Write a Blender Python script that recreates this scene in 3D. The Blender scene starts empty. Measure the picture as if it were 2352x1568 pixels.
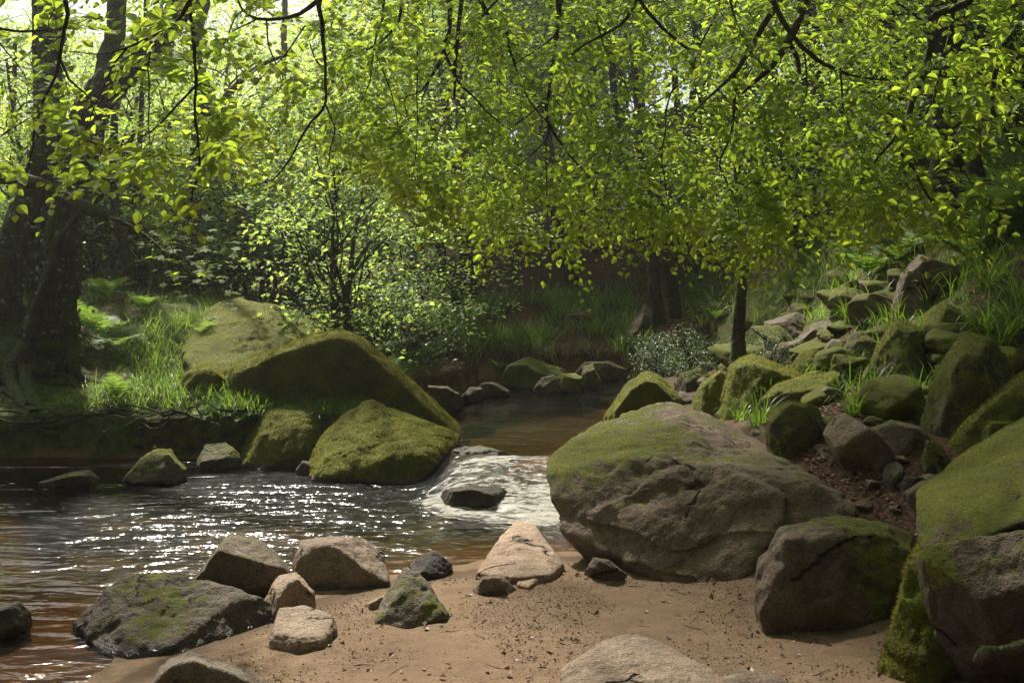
import bpy, bmesh, math, random
import numpy as np
from mathutils import Vector
PI = math.pi
C = bpy.context.scene.collection
scene = bpy.context.scene
# ------------------------------------------------------------------ camera
PW, PH = 2352.0, 1568.0            # the size at which the photograph was measured
F = PW*35/36
CAMZ = 2.0
PITCH = math.radians(3.6)
cam_data = bpy.data.cameras.new('camera')
cam_data.lens = 35; cam_data.sensor_width = 36
cam_data.clip_start = .1; cam_data.clip_end = 1500
cam = bpy.data.objects.new('camera', cam_data); C.objects.link(cam)
cam.location = (0, 0, CAMZ); cam.rotation_euler = (PI/2-PITCH, 0, 0)
scene.camera = cam
# ------------------------------------------------------------------ sky and sun
SUN_EL, SUN_AZ = math.radians(51), math.radians(-23)      # azimuth from +Y towards +X
world = bpy.data.worlds.new('World'); scene.world = world; world.use_nodes = True
wn = world.node_tree.nodes; wl = world.node_tree.links
sky = wn.new('ShaderNodeTexSky'); sky.sky_type = 'NISHITA'; sky.sun_disc = False
sky.sun_elevation = SUN_EL; sky.sun_rotation = SUN_AZ
sky.air_density = 1.0; sky.dust_density = 3.0
wl.new(sky.outputs[0], wn['Background'].inputs[0]); wn['Background'].inputs[1].default_value = .07
sd = bpy.data.lights.new('sun', 'SUN'); sd.energy = 4.6; sd.angle = math.radians(2); sd.color = (1, .93, .82)
sun = bpy.data.objects.new('sun', sd); C.objects.link(sun)
SUNV = Vector((math.sin(SUN_AZ)*math.cos(SUN_EL), math.cos(SUN_AZ)*math.cos(SUN_EL), math.sin(SUN_EL)))
sun.rotation_euler = SUNV.to_track_quat('Z', 'Y').to_euler(); sun.location = SUNV*50
vs = scene.view_settings
vs.view_transform = 'Standard'; vs.look = 'None'; vs.gamma = 1; vs.exposure = 1.25
cy = scene.cycles
cy.max_bounces = 6; cy.diffuse_bounces = 3; cy.glossy_bounces = 3; cy.transmission_bounces = 5; cy.transparent_max_bounces = 8
cy.sample_clamp_indirect = 6; cy.caustics_reflective = False; cy.caustics_refractive = False
cy.use_denoising = True

# ------------------------------------------------------------------ helpers
def P(u, v, y):
    """The point at depth y seen at the photograph's pixel (u, v)."""
    a = (u-PW/2)/F; b = (PH/2-v)/F
    cp, sp = math.cos(PITCH), math.sin(PITCH)
    d = np.array((a, cp+b*sp, -sp+b*cp))
    return np.array((0, 0, CAMZ))+d*(y/d[1])

def smooth(t):
    t = np.clip(t, 0, 1); return t*t*(3-2*t)

_perm = np.random.RandomState(7).permutation(256).astype(np.int64)
_perm = np.concatenate([_perm, _perm, _perm])
_grad = np.random.RandomState(8).normal(size=(256, 3)); _grad /= np.linalg.norm(_grad, axis=1)[:, None]
def noise3(p):
    p = np.asarray(p, dtype=np.float64)
    i = np.floor(p).astype(np.int64); f = p-i; i &= 255
    w = f*f*f*(f*(f*6-15)+10)
    def g(dx, dy, dz):
        h = _perm[_perm[_perm[(i[:, 0]+dx) & 255]+((i[:, 1]+dy) & 255)]+((i[:, 2]+dz) & 255)]
        return (_grad[h]*(f-np.array((dx, dy, dz)))).sum(1)
    x00 = g(0,0,0)*(1-w[:,0])+g(1,0,0)*w[:,0]; x10 = g(0,1,0)*(1-w[:,0])+g(1,1,0)*w[:,0]
    x01 = g(0,0,1)*(1-w[:,0])+g(1,0,1)*w[:,0]; x11 = g(0,1,1)*(1-w[:,0])+g(1,1,1)*w[:,0]
    y0 = x00*(1-w[:,1])+x10*w[:,1]; y1 = x01*(1-w[:,1])+x11*w[:,1]
    return (y0*(1-w[:,2])+y1*w[:,2])*1.5
def fbm(p, octaves=4, gain=.5, ridged=False):
    p = np.asarray(p, dtype=np.float64); s = 0; a = 1.0; t = 0
    for k in range(octaves):
        n = noise3(p+k*17.3)
        if ridged: n = 1-2*np.abs(n)
        s = s+a*n; t += a; a *= gain; p = p*2.03
    return s/t

def mesh_np(name, V, faces, mat=None, smooth_shade=True, attrs=None, link=True):
    """faces: list of integer arrays (n, k), each of one polygon size."""
    me = bpy.data.meshes.new(name)
    V = np.ascontiguousarray(V, dtype=np.float32)
    me.vertices.add(len(V)); me.vertices.foreach_set('co', V.ravel())
    loops = np.concatenate([f.ravel() for f in faces]).astype(np.int32)
    totals = np.concatenate([np.full(len(f), f.shape[1]) for f in faces]).astype(np.int32)
    starts = np.concatenate([[0], np.cumsum(totals)[:-1]]).astype(np.int32)
    me.loops.add(len(loops)); me.loops.foreach_set('vertex_index', loops)
    me.polygons.add(len(totals)); me.polygons.foreach_set('loop_start', starts); me.polygons.foreach_set('loop_total', totals)
    me.polygons.foreach_set('use_smooth', np.full(len(totals), smooth_shade))
    me.update(calc_edges=True)
    for k, a in (attrs or {}).items():
        at = me.attributes.new(k, 'FLOAT', 'POINT'); at.data.foreach_set('value', np.ascontiguousarray(a, dtype=np.float32))
    if mat: me.materials.append(mat)
    return me
def link(name, me, parent=None, label=None, cat=None, group=None, kind=None, **props):
    o = bpy.data.objects.new(name, me); C.objects.link(o)
    if parent: o.parent = parent
    if label: o['label'] = label
    if cat: o['category'] = cat
    if group: o['group'] = group
    if kind: o['kind'] = kind
    for k, v in props.items(): o[k] = v
    return o
def copy_tree(o, loc=None, rot=None, scale=None, label=None, parent=None):
    c = o.copy(); C.objects.link(c)
    if parent: c.parent = parent
    if loc is not None: c.location = loc
    if rot is not None: c.rotation_euler = rot
    if scale is not None: c.scale = (scale,)*3 if not hasattr(scale, '__len__') else scale
    if label: c['label'] = label
    for ch in list(o.children): copy_tree(ch, parent=c)
    return c

class Acc:
    """Collects pieces (verts, faces of one size per call) into one mesh."""
    def __init__(s): s.V = []; s.F = {}; s.n = 0; s.A = {}
    def add(s, V, Fs, **attrs):
        V = np.asarray(V, dtype=np.float64)
        for f in Fs:
            f = np.asarray(f); s.F.setdefault(f.shape[1], []).append(f+s.n)
        s.V.append(V); s.n += len(V)
        for k, a in attrs.items(): s.A.setdefault(k, []).append(np.broadcast_to(np.asarray(a, dtype=np.float64), (len(V),)))
    def mesh(s, name, mat, smooth_shade=True):
        return mesh_np(name, np.concatenate(s.V), [np.concatenate(s.F[k]) for k in sorted(s.F)], mat, smooth_shade,
                       {k: np.concatenate(a) for k, a in s.A.items()})

def catmull(pts, n):
    pts = np.asarray(pts, dtype=float)
    if len(pts) < 3:
        t = np.linspace(0, 1, n)[:, None]; return pts[0]*(1-t)+pts[-1]*t
    e = np.vstack([2*pts[0]-pts[1], pts, 2*pts[-1]-pts[-2]])
    T = np.linspace(0, len(pts)-1, n); i = np.minimum(T.astype(int), len(pts)-2); t = (T-i)[:, None]
    p0, p1, p2, p3 = e[i], e[i+1], e[i+2], e[i+3]
    return .5*(2*p1+(p2-p0)*t+(2*p0-5*p1+4*p2-p3)*t*t+(3*p1-p0-3*p2+p3)*t**3)
def tube(pts, rad, sides=8, rough=0.0, seed=0, close=True):
    """A swept tube through pts (already dense) with radii rad; rough = relative noise on the radius."""
    pts = np.asarray(pts, float); n = len(pts); rad = np.broadcast_to(rad, (n,))
    T = np.gradient(pts, axis=0); T /= np.linalg.norm(T, axis=1)[:, None]+1e-9
    ref = np.array((0, 0, 1.)) if abs(T[0, 2]) < .9 else np.array((1., 0, 0))
    N = np.zeros_like(pts); N[0] = np.cross(T[0], ref); N[0] /= np.linalg.norm(N[0])
    for i in range(1, n):
        v = N[i-1]-T[i]*np.dot(N[i-1], T[i]); N[i] = v/(np.linalg.norm(v)+1e-9)
    B = np.cross(T, N)
    a = np.arange(sides)*2*PI/sides
    V = pts[:, None]+rad[:, None, None]*(np.cos(a)[None, :, None]*N[:, None]+np.sin(a)[None, :, None]*B[:, None])
    V = V.reshape(-1, 3)
    if rough:
        r = np.repeat(rad, sides)
        d = fbm(V/np.maximum(r, .02)[:, None]*.9+seed*3.1, 3)*rough*r
        c = np.repeat(pts, sides, axis=0); out = V-c; out /= np.linalg.norm(out, axis=1)[:, None]+1e-9
        V = V+out*d[:, None]
    i = np.arange(n-1)[:, None]*sides; j = np.arange(sides)[None]; k = (j+1) % sides
    Fq = np.stack([i+j, i+k, i+sides+k, i+sides+j], -1).reshape(-1, 4)
    return V, Fq

# ------------------------------------------------------------------ materials
def new_mat(name):
    m = bpy.data.materials.new(name); m.use_nodes = True
    nt = m.node_tree; nt.nodes.clear()
    return m, nt.nodes, nt.links
def N(nodes, t, **kw):
    n = nodes.new(t)
    for k, v in kw.items():
        if k.startswith('i_'): n.inputs[k[2:].replace('_', ' ')].default_value = v
        else: setattr(n, k, v)
    return n
def ramp(nodes, links, src, stops):
    r = nodes.new('ShaderNodeValToRGB'); cr = r.color_ramp
    while len(cr.elements) < len(stops): cr.elements.new(.5)
    for e, (p, c) in zip(cr.elements, stops):
        e.position = p; e.color = (*c, 1) if hasattr(c, '__len__') else (c, c, c, 1)
    links.new(src, r.inputs[0]); return r.outputs[0]
def mixc(nodes, links, fac, a, b, mode='MIX'):
    m = nodes.new('ShaderNodeMix'); m.data_type = 'RGBA'; m.blend_type = mode
    for s, v in ((m.inputs[0], fac), (m.inputs[6], a), (m.inputs[7], b)):
        if isinstance(v, bpy.types.NodeSocket): links.new(v, s)
        elif hasattr(v, '__len__'): s.default_value = (*v, 1)
        else: s.default_value = v
    return m.outputs[2]
def mathn(nodes, links, op, a, b=None, c=None, clamp=False):
    m = nodes.new('ShaderNodeMath'); m.operation = op; m.use_clamp = clamp
    for s, v in zip(m.inputs, (a, b, c)):
        if v is None: continue
        if isinstance(v, bpy.types.NodeSocket): links.new(v, s)
        else: s.default_value = v
    return m.outputs[0]
def tex(nodes, links, vec, scale, detail=4, rough=.55, kind='noise', dist=0):
    if kind == 'noise':
        n = nodes.new('ShaderNodeTexNoise'); n.inputs['Detail'].default_value = detail; n.inputs['Roughness'].default_value = rough
        n.inputs['Distortion'].default_value = dist
        out = n.outputs['Fac']
    else:
        n = nodes.new('ShaderNodeTexVoronoi'); out = n.outputs['Distance']
        if kind == 'crack': n.feature = 'DISTANCE_TO_EDGE'
    n.inputs['Scale'].default_value = scale; links.new(vec, n.inputs['Vector'])
    return out
def bump(nodes, links, h, strength, dist, normal=None):
    b = nodes.new('ShaderNodeBump'); b.inputs['Strength'].default_value = strength; b.inputs['Distance'].default_value = dist
    links.new(h, b.inputs['Height'])
    if normal: links.new(normal, b.inputs['Normal'])
    return b.outputs[0]
def vscale(nodes, links, vec, s):
    m = nodes.new('ShaderNodeMapping'); m.inputs['Scale'].default_value = s; links.new(vec, m.inputs[0]); return m.outputs[0]

def rock_material():
    m, n, l = new_mat('granite_and_moss')
    geo = n.new('ShaderNodeNewGeometry'); pos = geo.outputs['Position']
    at = N(n, 'ShaderNodeAttribute', attribute_name='mossmask').outputs['Fac']
    tone = N(n, 'ShaderNodeAttribute', attribute_type='OBJECT', attribute_name='tone').outputs['Fac']
    warm = N(n, 'ShaderNodeAttribute', attribute_type='OBJECT', attribute_name='warm').outputs['Fac']
    n1 = tex(n, l, pos, 2.2, 6, .6); n2 = tex(n, l, pos, 14, 6, .65); n3 = tex(n, l, pos, 90, 3, .6); n4 = tex(n, l, pos, 5.5, 5, .7)
    base = ramp(n, l, n1, [(.3, (.048, .037, .026)), (.5, (.11, .088, .064)), (.7, (.19, .158, .12))])
    warmc = ramp(n, l, n4, [(.3, (.20, .13, .085)), (.7, (.42, .31, .22))])
    base = mixc(n, l, warm, base, warmc)
    speck = ramp(n, l, n3, [(.35, .45), (.5, 1.0), (.68, 1.5)])
    base = mixc(n, l, .75, base, speck, 'MULTIPLY')
    lich = ramp(n, l, tex(n, l, pos, 8, 5, .7), [(.6, 0.0), (.68, .3)])
    base = mixc(n, l, lich, base, (.33, .33, .28))
    base = mixc(n, l, ramp(n, l, n2, [(.35, .35), (.45, 0.0)]), base, (.05, .042, .03))
    dv = n.new('ShaderNodeTexNoise'); dv.inputs['Scale'].default_value = 2.5; dv.inputs['Detail'].default_value = 5; l.new(pos, dv.inputs['Vector'])
    wp_ = n.new('ShaderNodeVectorMath'); wp_.operation = 'MULTIPLY_ADD'; l.new(dv.outputs['Color'], wp_.inputs[0]); wp_.inputs[1].default_value = (.5, .5, .5); l.new(vscale(n, l, pos, (1.3, 1.3, 1.9)), wp_.inputs[2])
    cw = mathn(n, l, 'ADD', tex(n, l, wp_.outputs[0], 1.0, kind='crack'), mathn(n, l, 'MULTIPLY', ramp(n, l, n1, [(.45, 0.0), (.6, 1.0)]), .2))
    crack = ramp(n, l, cw, [(0.0, 0.0), (.022, 1.0)])
    base = mixc(n, l, mathn(n, l, 'MULTIPLY', mathn(n, l, 'SUBTRACT', 1.0, crack), .75), base, (.02, .016, .012))
    tn = N(n, 'ShaderNodeCombineColor'); [l.new(tone, tn.inputs[i]) for i in range(3)]
    base = mixc(n, l, 1.0, base, tn.outputs[0], 'MULTIPLY')
    mc = ramp(n, l, tex(n, l, pos, 3.5, 5, .65), [(.28, (.028, .033, .005)), (.5, (.10, .112, .010)), (.72, (.21, .21, .020))])
    mc = mixc(n, l, ramp(n, l, tex(n, l, pos, 60, 3, .6), [(.4, .7), (.55, 0.0)]), mc, (.035, .04, .007))
    mc = mixc(n, l, ramp(n, l, tex(n, l, pos, 1.7, 4, .7), [(.52, 0.0), (.70, .6)]), mc, (.085, .058, .022))
    fac = mathn(n, l, 'ADD', at, mathn(n, l, 'MULTIPLY', mathn(n, l, 'SUBTRACT', n2, .5), 1.7))
    fac = mathn(n, l, 'ADD', fac, mathn(n, l, 'MULTIPLY', mathn(n, l, 'SUBTRACT', n3, .5), .7))
    fac = ramp(n, l, fac, [(.40, 0.0), (.58, 1.0)])
    col = mixc(n, l, fac, base, mc)
    wet = N(n, 'ShaderNodeAttribute', attribute_name='wet').outputs['Fac']
    col = mixc(n, l, mathn(n, l, 'MULTIPLY', wet, .75), col, (.018, .014, .009))
    hr = mathn(n, l, 'ADD', mathn(n, l, 'MULTIPLY', n2, .6), mathn(n, l, 'MULTIPLY', n3, .25))
    hr = mathn(n, l, 'ADD', hr, mathn(n, l, 'MULTIPLY', crack, 1.6)); hr = mathn(n, l, 'ADD', hr, mathn(n, l, 'MULTIPLY', n4, 1.2))
    hm = mathn(n, l, 'ADD', tex(n, l, pos, 45, 5, .75), mathn(n, l, 'MULTIPLY', tex(n, l, pos, 160, 2, .6), .6))
    b1 = bump(n, l, hr, 1.0, .04); b2 = bump(n, l, hm, 1.0, .035)
    bs = n.new('ShaderNodeMix'); bs.data_type = 'VECTOR'; l.new(fac, bs.inputs[0]); l.new(b1, bs.inputs[4]); l.new(b2, bs.inputs[5])
    p = n.new('ShaderNodeBsdfPrincipled'); l.new(col, p.inputs['Base Color']); l.new(bs.outputs[1], p.inputs['Normal'])
    rr = mathn(n, l, 'SUBTRACT', .85, mathn(n, l, 'MULTIPLY', wet, .6)); l.new(rr, p.inputs['Roughness'])
    p.inputs['Specular IOR Level'].default_value = .3
    l.new(mathn(n, l, 'MULTIPLY', fac, .35), p.inputs['Sheen Weight']); p.inputs['Sheen Tint'].default_value = (.6, .7, .1, 1); p.inputs['Sheen Roughness'].default_value = .5
    o = n.new('ShaderNodeOutputMaterial'); l.new(p.outputs[0], o.inputs[0]); return m

def ground_material():
    m, n, l = new_mat('woodland_ground')
    pos = n.new('ShaderNodeNewGeometry').outputs['Position']
    A = lambda k: N(n, 'ShaderNodeAttribute', attribute_name=k).outputs['Fac']
    n1 = tex(n, l, pos, 1.2, 5, .6); n2 = tex(n, l, pos, 9, 6, .65); n3 = tex(n, l, pos, 70, 4, .65); n4 = tex(n, l, pos, 260, 2, .5)
    soil = ramp(n, l, n2, [(.35, (.022, .015, .010)), (.55, (.055, .034, .020)), (.7, (.10, .055, .032))])
    litter = ramp(n, l, tex(n, l, pos, 38, 3, .6, 'vor'), [(.1, (.19, .095, .055)), (.45, (.085, .042, .025)), (.8, (.03, .018, .012))])
    moss = ramp(n, l, tex(n, l, pos, 12, 5, .65), [(.35, (.025, .035, .006)), (.6, (.09, .12, .012))])
    sand = ramp(n, l, n2, [(.3, (.150, .100, .058)), (.7, (.225, .152, .092))])
    sand = mixc(n, l, ramp(n, l, n3, [(.36, .75), (.46, 0.0)]), sand, (.085, .052, .032))
    sand = mixc(n, l, ramp(n, l, n4, [(.32, .5), (.42, 0.0), (.62, 0.0), (.7, .35)]), sand, (.20, .13, .085))
    sand = mixc(n, l, ramp(n, l, n1, [(.42, .35), (.6, 0.0)]), sand, (.15, .095, .058))
    sand = mixc(n, l, ramp(n, l, tex(n, l, pos, 55, 2, .5, 'vor'), [(.10, .7), (.22, 0.0)]), sand, ramp(n, l, tex(n, l, pos, 31, 1, .5), [(.42, (.05, .032, .022)), (.6, (.36, .28, .20))]))
    sand = mixc(n, l, A('damp'), sand, (.075, .045, .026))
    bed = ramp(n, l, tex(n, l, pos, 7, 3, .5, 'vor'), [(.05, (.20, .125, .04)), (.25, (.09, .06, .02)), (.5, (.035, .024, .009))])
    bed = mixc(n, l, ramp(n, l, n2, [(.4, .6), (.6, 0.0)]), bed, (.03, .03, .008))
    c = mixc(n, l, A('litter'), soil, litter)
    mf = ramp(n, l, mathn(n, l, 'ADD', A('moss'), mathn(n, l, 'MULTIPLY', mathn(n, l, 'SUBTRACT', n2, .5), 1.2)), [(.42, 0.0), (.6, 1.0)])
    c = mixc(n, l, mf, c, moss)
    c = mixc(n, l, A('sand'), c, sand)
    dp = A('deep'); shallow = mixc(n, l, .8, sand, (.80, .60, .34), 'MULTIPLY')
    c = mixc(n, l, ramp(n, l, dp, [(0.0, 0.0), (.03, 1.0)]), c, mixc(n, l, ramp(n, l, mathn(n, l, 'ADD', dp, mathn(n, l, 'MULTIPLY', mathn(n, l, 'SUBTRACT', n2, .5), .15)), [(.06, 0.0), (.2, 1.0)]), shallow, bed))
    h = mathn(n, l, 'ADD', mathn(n, l, 'MULTIPLY', n2, .5), mathn(n, l, 'MULTIPLY', n3, .6))
    h = mathn(n, l, 'ADD', h, mathn(n, l, 'MULTIPLY', n4, .2))
    b = bump(n, l, h, .9, .03)
    p = n.new('ShaderNodeBsdfPrincipled'); l.new(c, p.inputs['Base Color']); l.new(b, p.inputs['Normal'])
    p.inputs['Roughness'].default_value = .9; p.inputs['Specular IOR Level'].default_value = .2
    o = n.new('ShaderNodeOutputMaterial'); l.new(p.outputs[0], o.inputs[0]); return m

def water_material():
    m, n, l = new_mat('stream_water')
    geo = n.new('ShaderNodeNewGeometry'); pos = geo.outputs['Position']
    foam = N(n, 'ShaderNodeAttribute', attribute_name='foam').outputs['Fac']
    calm = N(n, 'ShaderNodeAttribute', attribute_name='calm').outputs['Fac']
    v1 = vscale(n, l, pos, (1.7, 4.4, 1)); v2 = vscale(n, l, pos, (5, 9.5, 1)); v3 = vscale(n, l, pos, (16, 24, 1))
    h = mathn(n, l, 'ADD', tex(n, l, v1, 1, 2, .4, dist=.6), mathn(n, l, 'MULTIPLY', tex(n, l, v2, 1, 2, .45, dist=.5), .42))
    h = mathn(n, l, 'ADD', h, mathn(n, l, 'MULTIPLY', tex(n, l, v3, 1, 1, .4), .07))
    h = mathn(n, l, 'MULTIPLY', h, calm)
    hf = mathn(n, l, 'MULTIPLY', tex(n, l, vscale(n, l, pos, (7, 16, 8)), 1, 6, .7, dist=2.0), foam)
    h = mathn(n, l, 'ADD', h, mathn(n, l, 'MULTIPLY', hf, .8))
    b = bump(n, l, h, 1.0, .05)
    lw = n.new('ShaderNodeFresnel'); lw.inputs['IOR'].default_value = 1.33; l.new(b, lw.inputs['Normal'])
    gl = n.new('ShaderNodeBsdfGlossy'); l.new(ramp(n, l, calm, [(.3, .03), (1.0, .15)]), gl.inputs['Roughness']); l.new(b, gl.inputs['Normal'])
    tr = n.new('ShaderNodeBsdfTransparent'); tr.inputs[0].default_value = (.68, .55, .32, 1)
    mx = n.new('ShaderNodeMixShader'); l.new(lw.outputs[0], mx.inputs[0]); l.new(tr.outputs[0], mx.inputs[1]); l.new(gl.outputs[0], mx.inputs[2])
    fo = n.new('ShaderNodeBsdfPrincipled'); fo.inputs['Base Color'].default_value = (.55, .53, .47, 1); fo.inputs['Roughness'].default_value = .25
    l.new(b, fo.inputs['Normal'])
    fn = tex(n, l, vscale(n, l, pos, (7, 15, 8)), 1, 6, .68, dist=2.5)
    fn2 = tex(n, l, vscale(n, l, pos, (2.2, 5.5, 3)), 1, 4, .6, dist=1.8)
    ff = mathn(n, l, 'ADD', mathn(n, l, 'MULTIPLY', foam, .9), mathn(n, l, 'ADD', mathn(n, l, 'MULTIPLY', mathn(n, l, 'SUBTRACT', fn, .5), 2.0), mathn(n, l, 'MULTIPLY', mathn(n, l, 'SUBTRACT', fn2, .5), 2.0)))
    ff = ramp(n, l, ff, [(.55, 0.0), (1.2, .85)])
    m2 = n.new('ShaderNodeMixShader'); l.new(ff, m2.inputs[0]); l.new(mx.outputs[0], m2.inputs[1]); l.new(fo.outputs[0], m2.inputs[2])
    o = n.new('ShaderNodeOutputMaterial'); l.new(m2.outputs[0], o.inputs[0]); return m

def leaf_material(name, refl, trans, tw=.55, gloss=.06, grough=.35, vary=.35, hue=.02):
    m, n, l = new_mat(name)
    r = n.new('ShaderNodeNewGeometry').outputs['Random Per Island']
    br = ramp(n, l, r, [(0, 1-vary), (1, 1+vary)])
    hs = n.new('ShaderNodeHueSaturation'); hs.inputs['Color'].default_value = (*refl, 1)
    l.new(mathn(n, l, 'ADD', .5-hue, mathn(n, l, 'MULTIPLY', mathn(n, l, 'FRACT', mathn(n, l, 'MULTIPLY', r, 7.3)), 2*hue)), hs.inputs['Hue'])
    hs2 = n.new('ShaderNodeHueSaturation'); hs2.inputs['Color'].default_value = (*trans, 1); l.new(hs.inputs['Hue'].links[0].from_socket, hs2.inputs['Hue'])
    c1 = mixc(n, l, 1.0, hs.outputs[0], br, 'MULTIPLY'); c2 = mixc(n, l, 1.0, hs2.outputs[0], br, 'MULTIPLY')
    d = n.new('ShaderNodeBsdfDiffuse'); l.new(c1, d.inputs[0])
    t = n.new('ShaderNodeBsdfTranslucent'); l.new(c2, t.inputs[0])
    mx = n.new('ShaderNodeMixShader'); mx.inputs[0].default_value = tw; l.new(d.outputs[0], mx.inputs[1]); l.new(t.outputs[0], mx.inputs[2])
    g = n.new('ShaderNodeBsdfGlossy'); g.inputs['Roughness'].default_value = grough; g.inputs[0].default_value = (.9, .95, .9, 1)
    m2 = n.new('ShaderNodeMixShader'); m2.inputs[0].default_value = gloss; l.new(mx.outputs[0], m2.inputs[1]); l.new(g.outputs[0], m2.inputs[2])
    o = n.new('ShaderNodeOutputMaterial'); l.new(m2.outputs[0], o.inputs[0]); return m

def bark_material(name, dark, light, moss=.5, scale=1.0):
    m, n, l = new_mat(name)
    geo = n.new('ShaderNodeNewGeometry'); pos = geo.outputs['Position']
    n1 = tex(n, l, vscale(n, l, pos, (16*scale, 16*scale, 3.5*scale)), 1, 5, .7); n2 = tex(n, l, pos, 40*scale, 4, .6); n3 = tex(n, l, pos, 1.6, 4, .6)
    c = ramp(n, l, n1, [(.35, dark), (.65, light)])
    mc = ramp(n, l, n2, [(.35, (.03, .038, .006)), (.65, (.10, .125, .014))])
    sep = n.new('ShaderNodeSeparateXYZ'); l.new(geo.outputs['Normal'], sep.inputs[0])
    f = mathn(n, l, 'ADD', mathn(n, l, 'MULTIPLY', sep.outputs[2], .35), n3)
    f = mathn(n, l, 'ADD', f, mathn(n, l, 'MULTIPLY', mathn(n, l, 'SUBTRACT', n2, .5), .4))
    f = ramp(n, l, mathn(n, l, 'ADD', f, moss-.5), [(.45, 0.0), (.62, 1.0)])
    c = mixc(n, l, f, c, mc)
    b = bump(n, l, mathn(n, l, 'ADD', mathn(n, l, 'MULTIPLY', n1, 1.6), mathn(n, l, 'MULTIPLY', n2, .6)), 1.0, .06)
    p = n.new('ShaderNodeBsdfPrincipled'); l.new(c, p.inputs['Base Color']); l.new(b, p.inputs['Normal']); p.inputs['Roughness'].default_value = .85
    p.inputs['Specular IOR Level'].default_value = .25
    o = n.new('ShaderNodeOutputMaterial'); l.new(p.outputs[0], o.inputs[0]); return m

M_ROCK = rock_material(); M_GROUND = ground_material(); M_WATER = water_material()
M_BEECH = leaf_material('beech_leaf', (.075, .12, .018), (.48, .64, .05), .6, .012, .5, .25, .010)
M_CROWN = leaf_material('woodland_leaf', (.09, .15, .03), (.52, .66, .09), .62, .04, .5, .4, .03)
M_CROWN2 = leaf_material('understorey_leaf', (.10, .155, .05), (.46, .62, .12), .55, .035, .5, .4, .03)
M_SHRUB = leaf_material('shrub_leaf', (.05, .085, .035), (.13, .20, .05), .45, .05, .4, .4, .03)
M_DARKLEAF = leaf_material('ivy_leaf', (.025, .05, .018), (.06, .12, .02), .3, .12, .3, .4, .02)
M_GRASS = leaf_material('grass_blade', (.07, .13, .02), (.26, .42, .035), .45, .035, .4, .4, .02)
M_DRYGRASS = leaf_material('dry_grass', (.16, .10, .045), (.14, .09, .03), .3, .03, .5, .4, .02)
M_FERN = leaf_material('fern_frond', (.07, .13, .03), (.24, .38, .05), .45, .03, .5, .2, .02)
M_MOSSTUFT = leaf_material('moss_tuft', (.085, .085, .010), (.22, .20, .015), .5, .02, .6, .5, .02)
M_BARK = bark_material('mossy_bark', (.012, .009, .007), (.085, .066, .048), .52)
M_BARKD = bark_material('dark_bark', (.018, .013, .010), (.06, .047, .036), .42)
M_TWIG = bark_material('twig_bark', (.018, .014, .010), (.05, .038, .028), .35, 3)
M_ROOT = bark_material('root_bark', (.035, .024, .015), (.11, .08, .055), .55, 2)
M_DEADWOOD = bark_material('dead_wood', (.07, .05, .035), (.22, .17, .12), .25, 2)
# ------------------------------------------------------------------ terrain
RAPID_Y0, RAPID_Y1 = 8.05, 9.75
POOL = .24
def water_z(x, y):
    return POOL*smooth((y-RAPID_Y0-.9*np.maximum(0, -.15-x))/(RAPID_Y1-RAPID_Y0))*smooth((x+1.1)/.6)
OUT = np.array([(-3.0, .5), (-2.2, 3.8), (-1.9, 4.9), (-1.55, 5.6), (-.95, 6.35), (-.5, 6.6), (-.2, 6.7), (.15, 7.05), (.6, 7.0), (1.0, 7.1), (1.0, 9), (1.15, 10.5),
                (1.3, 12.2), (1.8, 15), (2.7, 16.6), (3.5, 17.3), (3.6, 18.0), (2.8, 18.4), (1.5, 18.3), (-.6, 17.6), (-1.4, 16.4), (-1.5, 15), (-1.1, 12.5), (-1.0, 11),
                (-1.3, 10.5), (-2.0, 10.7), (-3.3, 11.0), (-5, 11.1), (-8, 11.0), (-12, 10.8), (-25, 10), (-25, .5)], float)
def sdist(X, Y):
    """Signed distance to the water's outline, positive inside."""
    d = np.full(X.shape, 1e9); ins = np.zeros(X.shape, bool)
    for i in range(len(OUT)):
        ax, ay = OUT[i]; bx, by = OUT[(i+1) % len(OUT)]
        ex, ey = bx-ax, by-ay
        t = np.clip(((X-ax)*ex+(Y-ay)*ey)/(ex*ex+ey*ey), 0, 1)
        d = np.minimum(d, np.hypot(X-ax-t*ex, Y-ay-t*ey))
        c = ((ay > Y) != (by > Y)) & (X < (bx-ax)*(Y-ay)/(by-ay+1e-12)+ax)
        ins ^= c
    return np.where(ins, d, -d)
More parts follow.
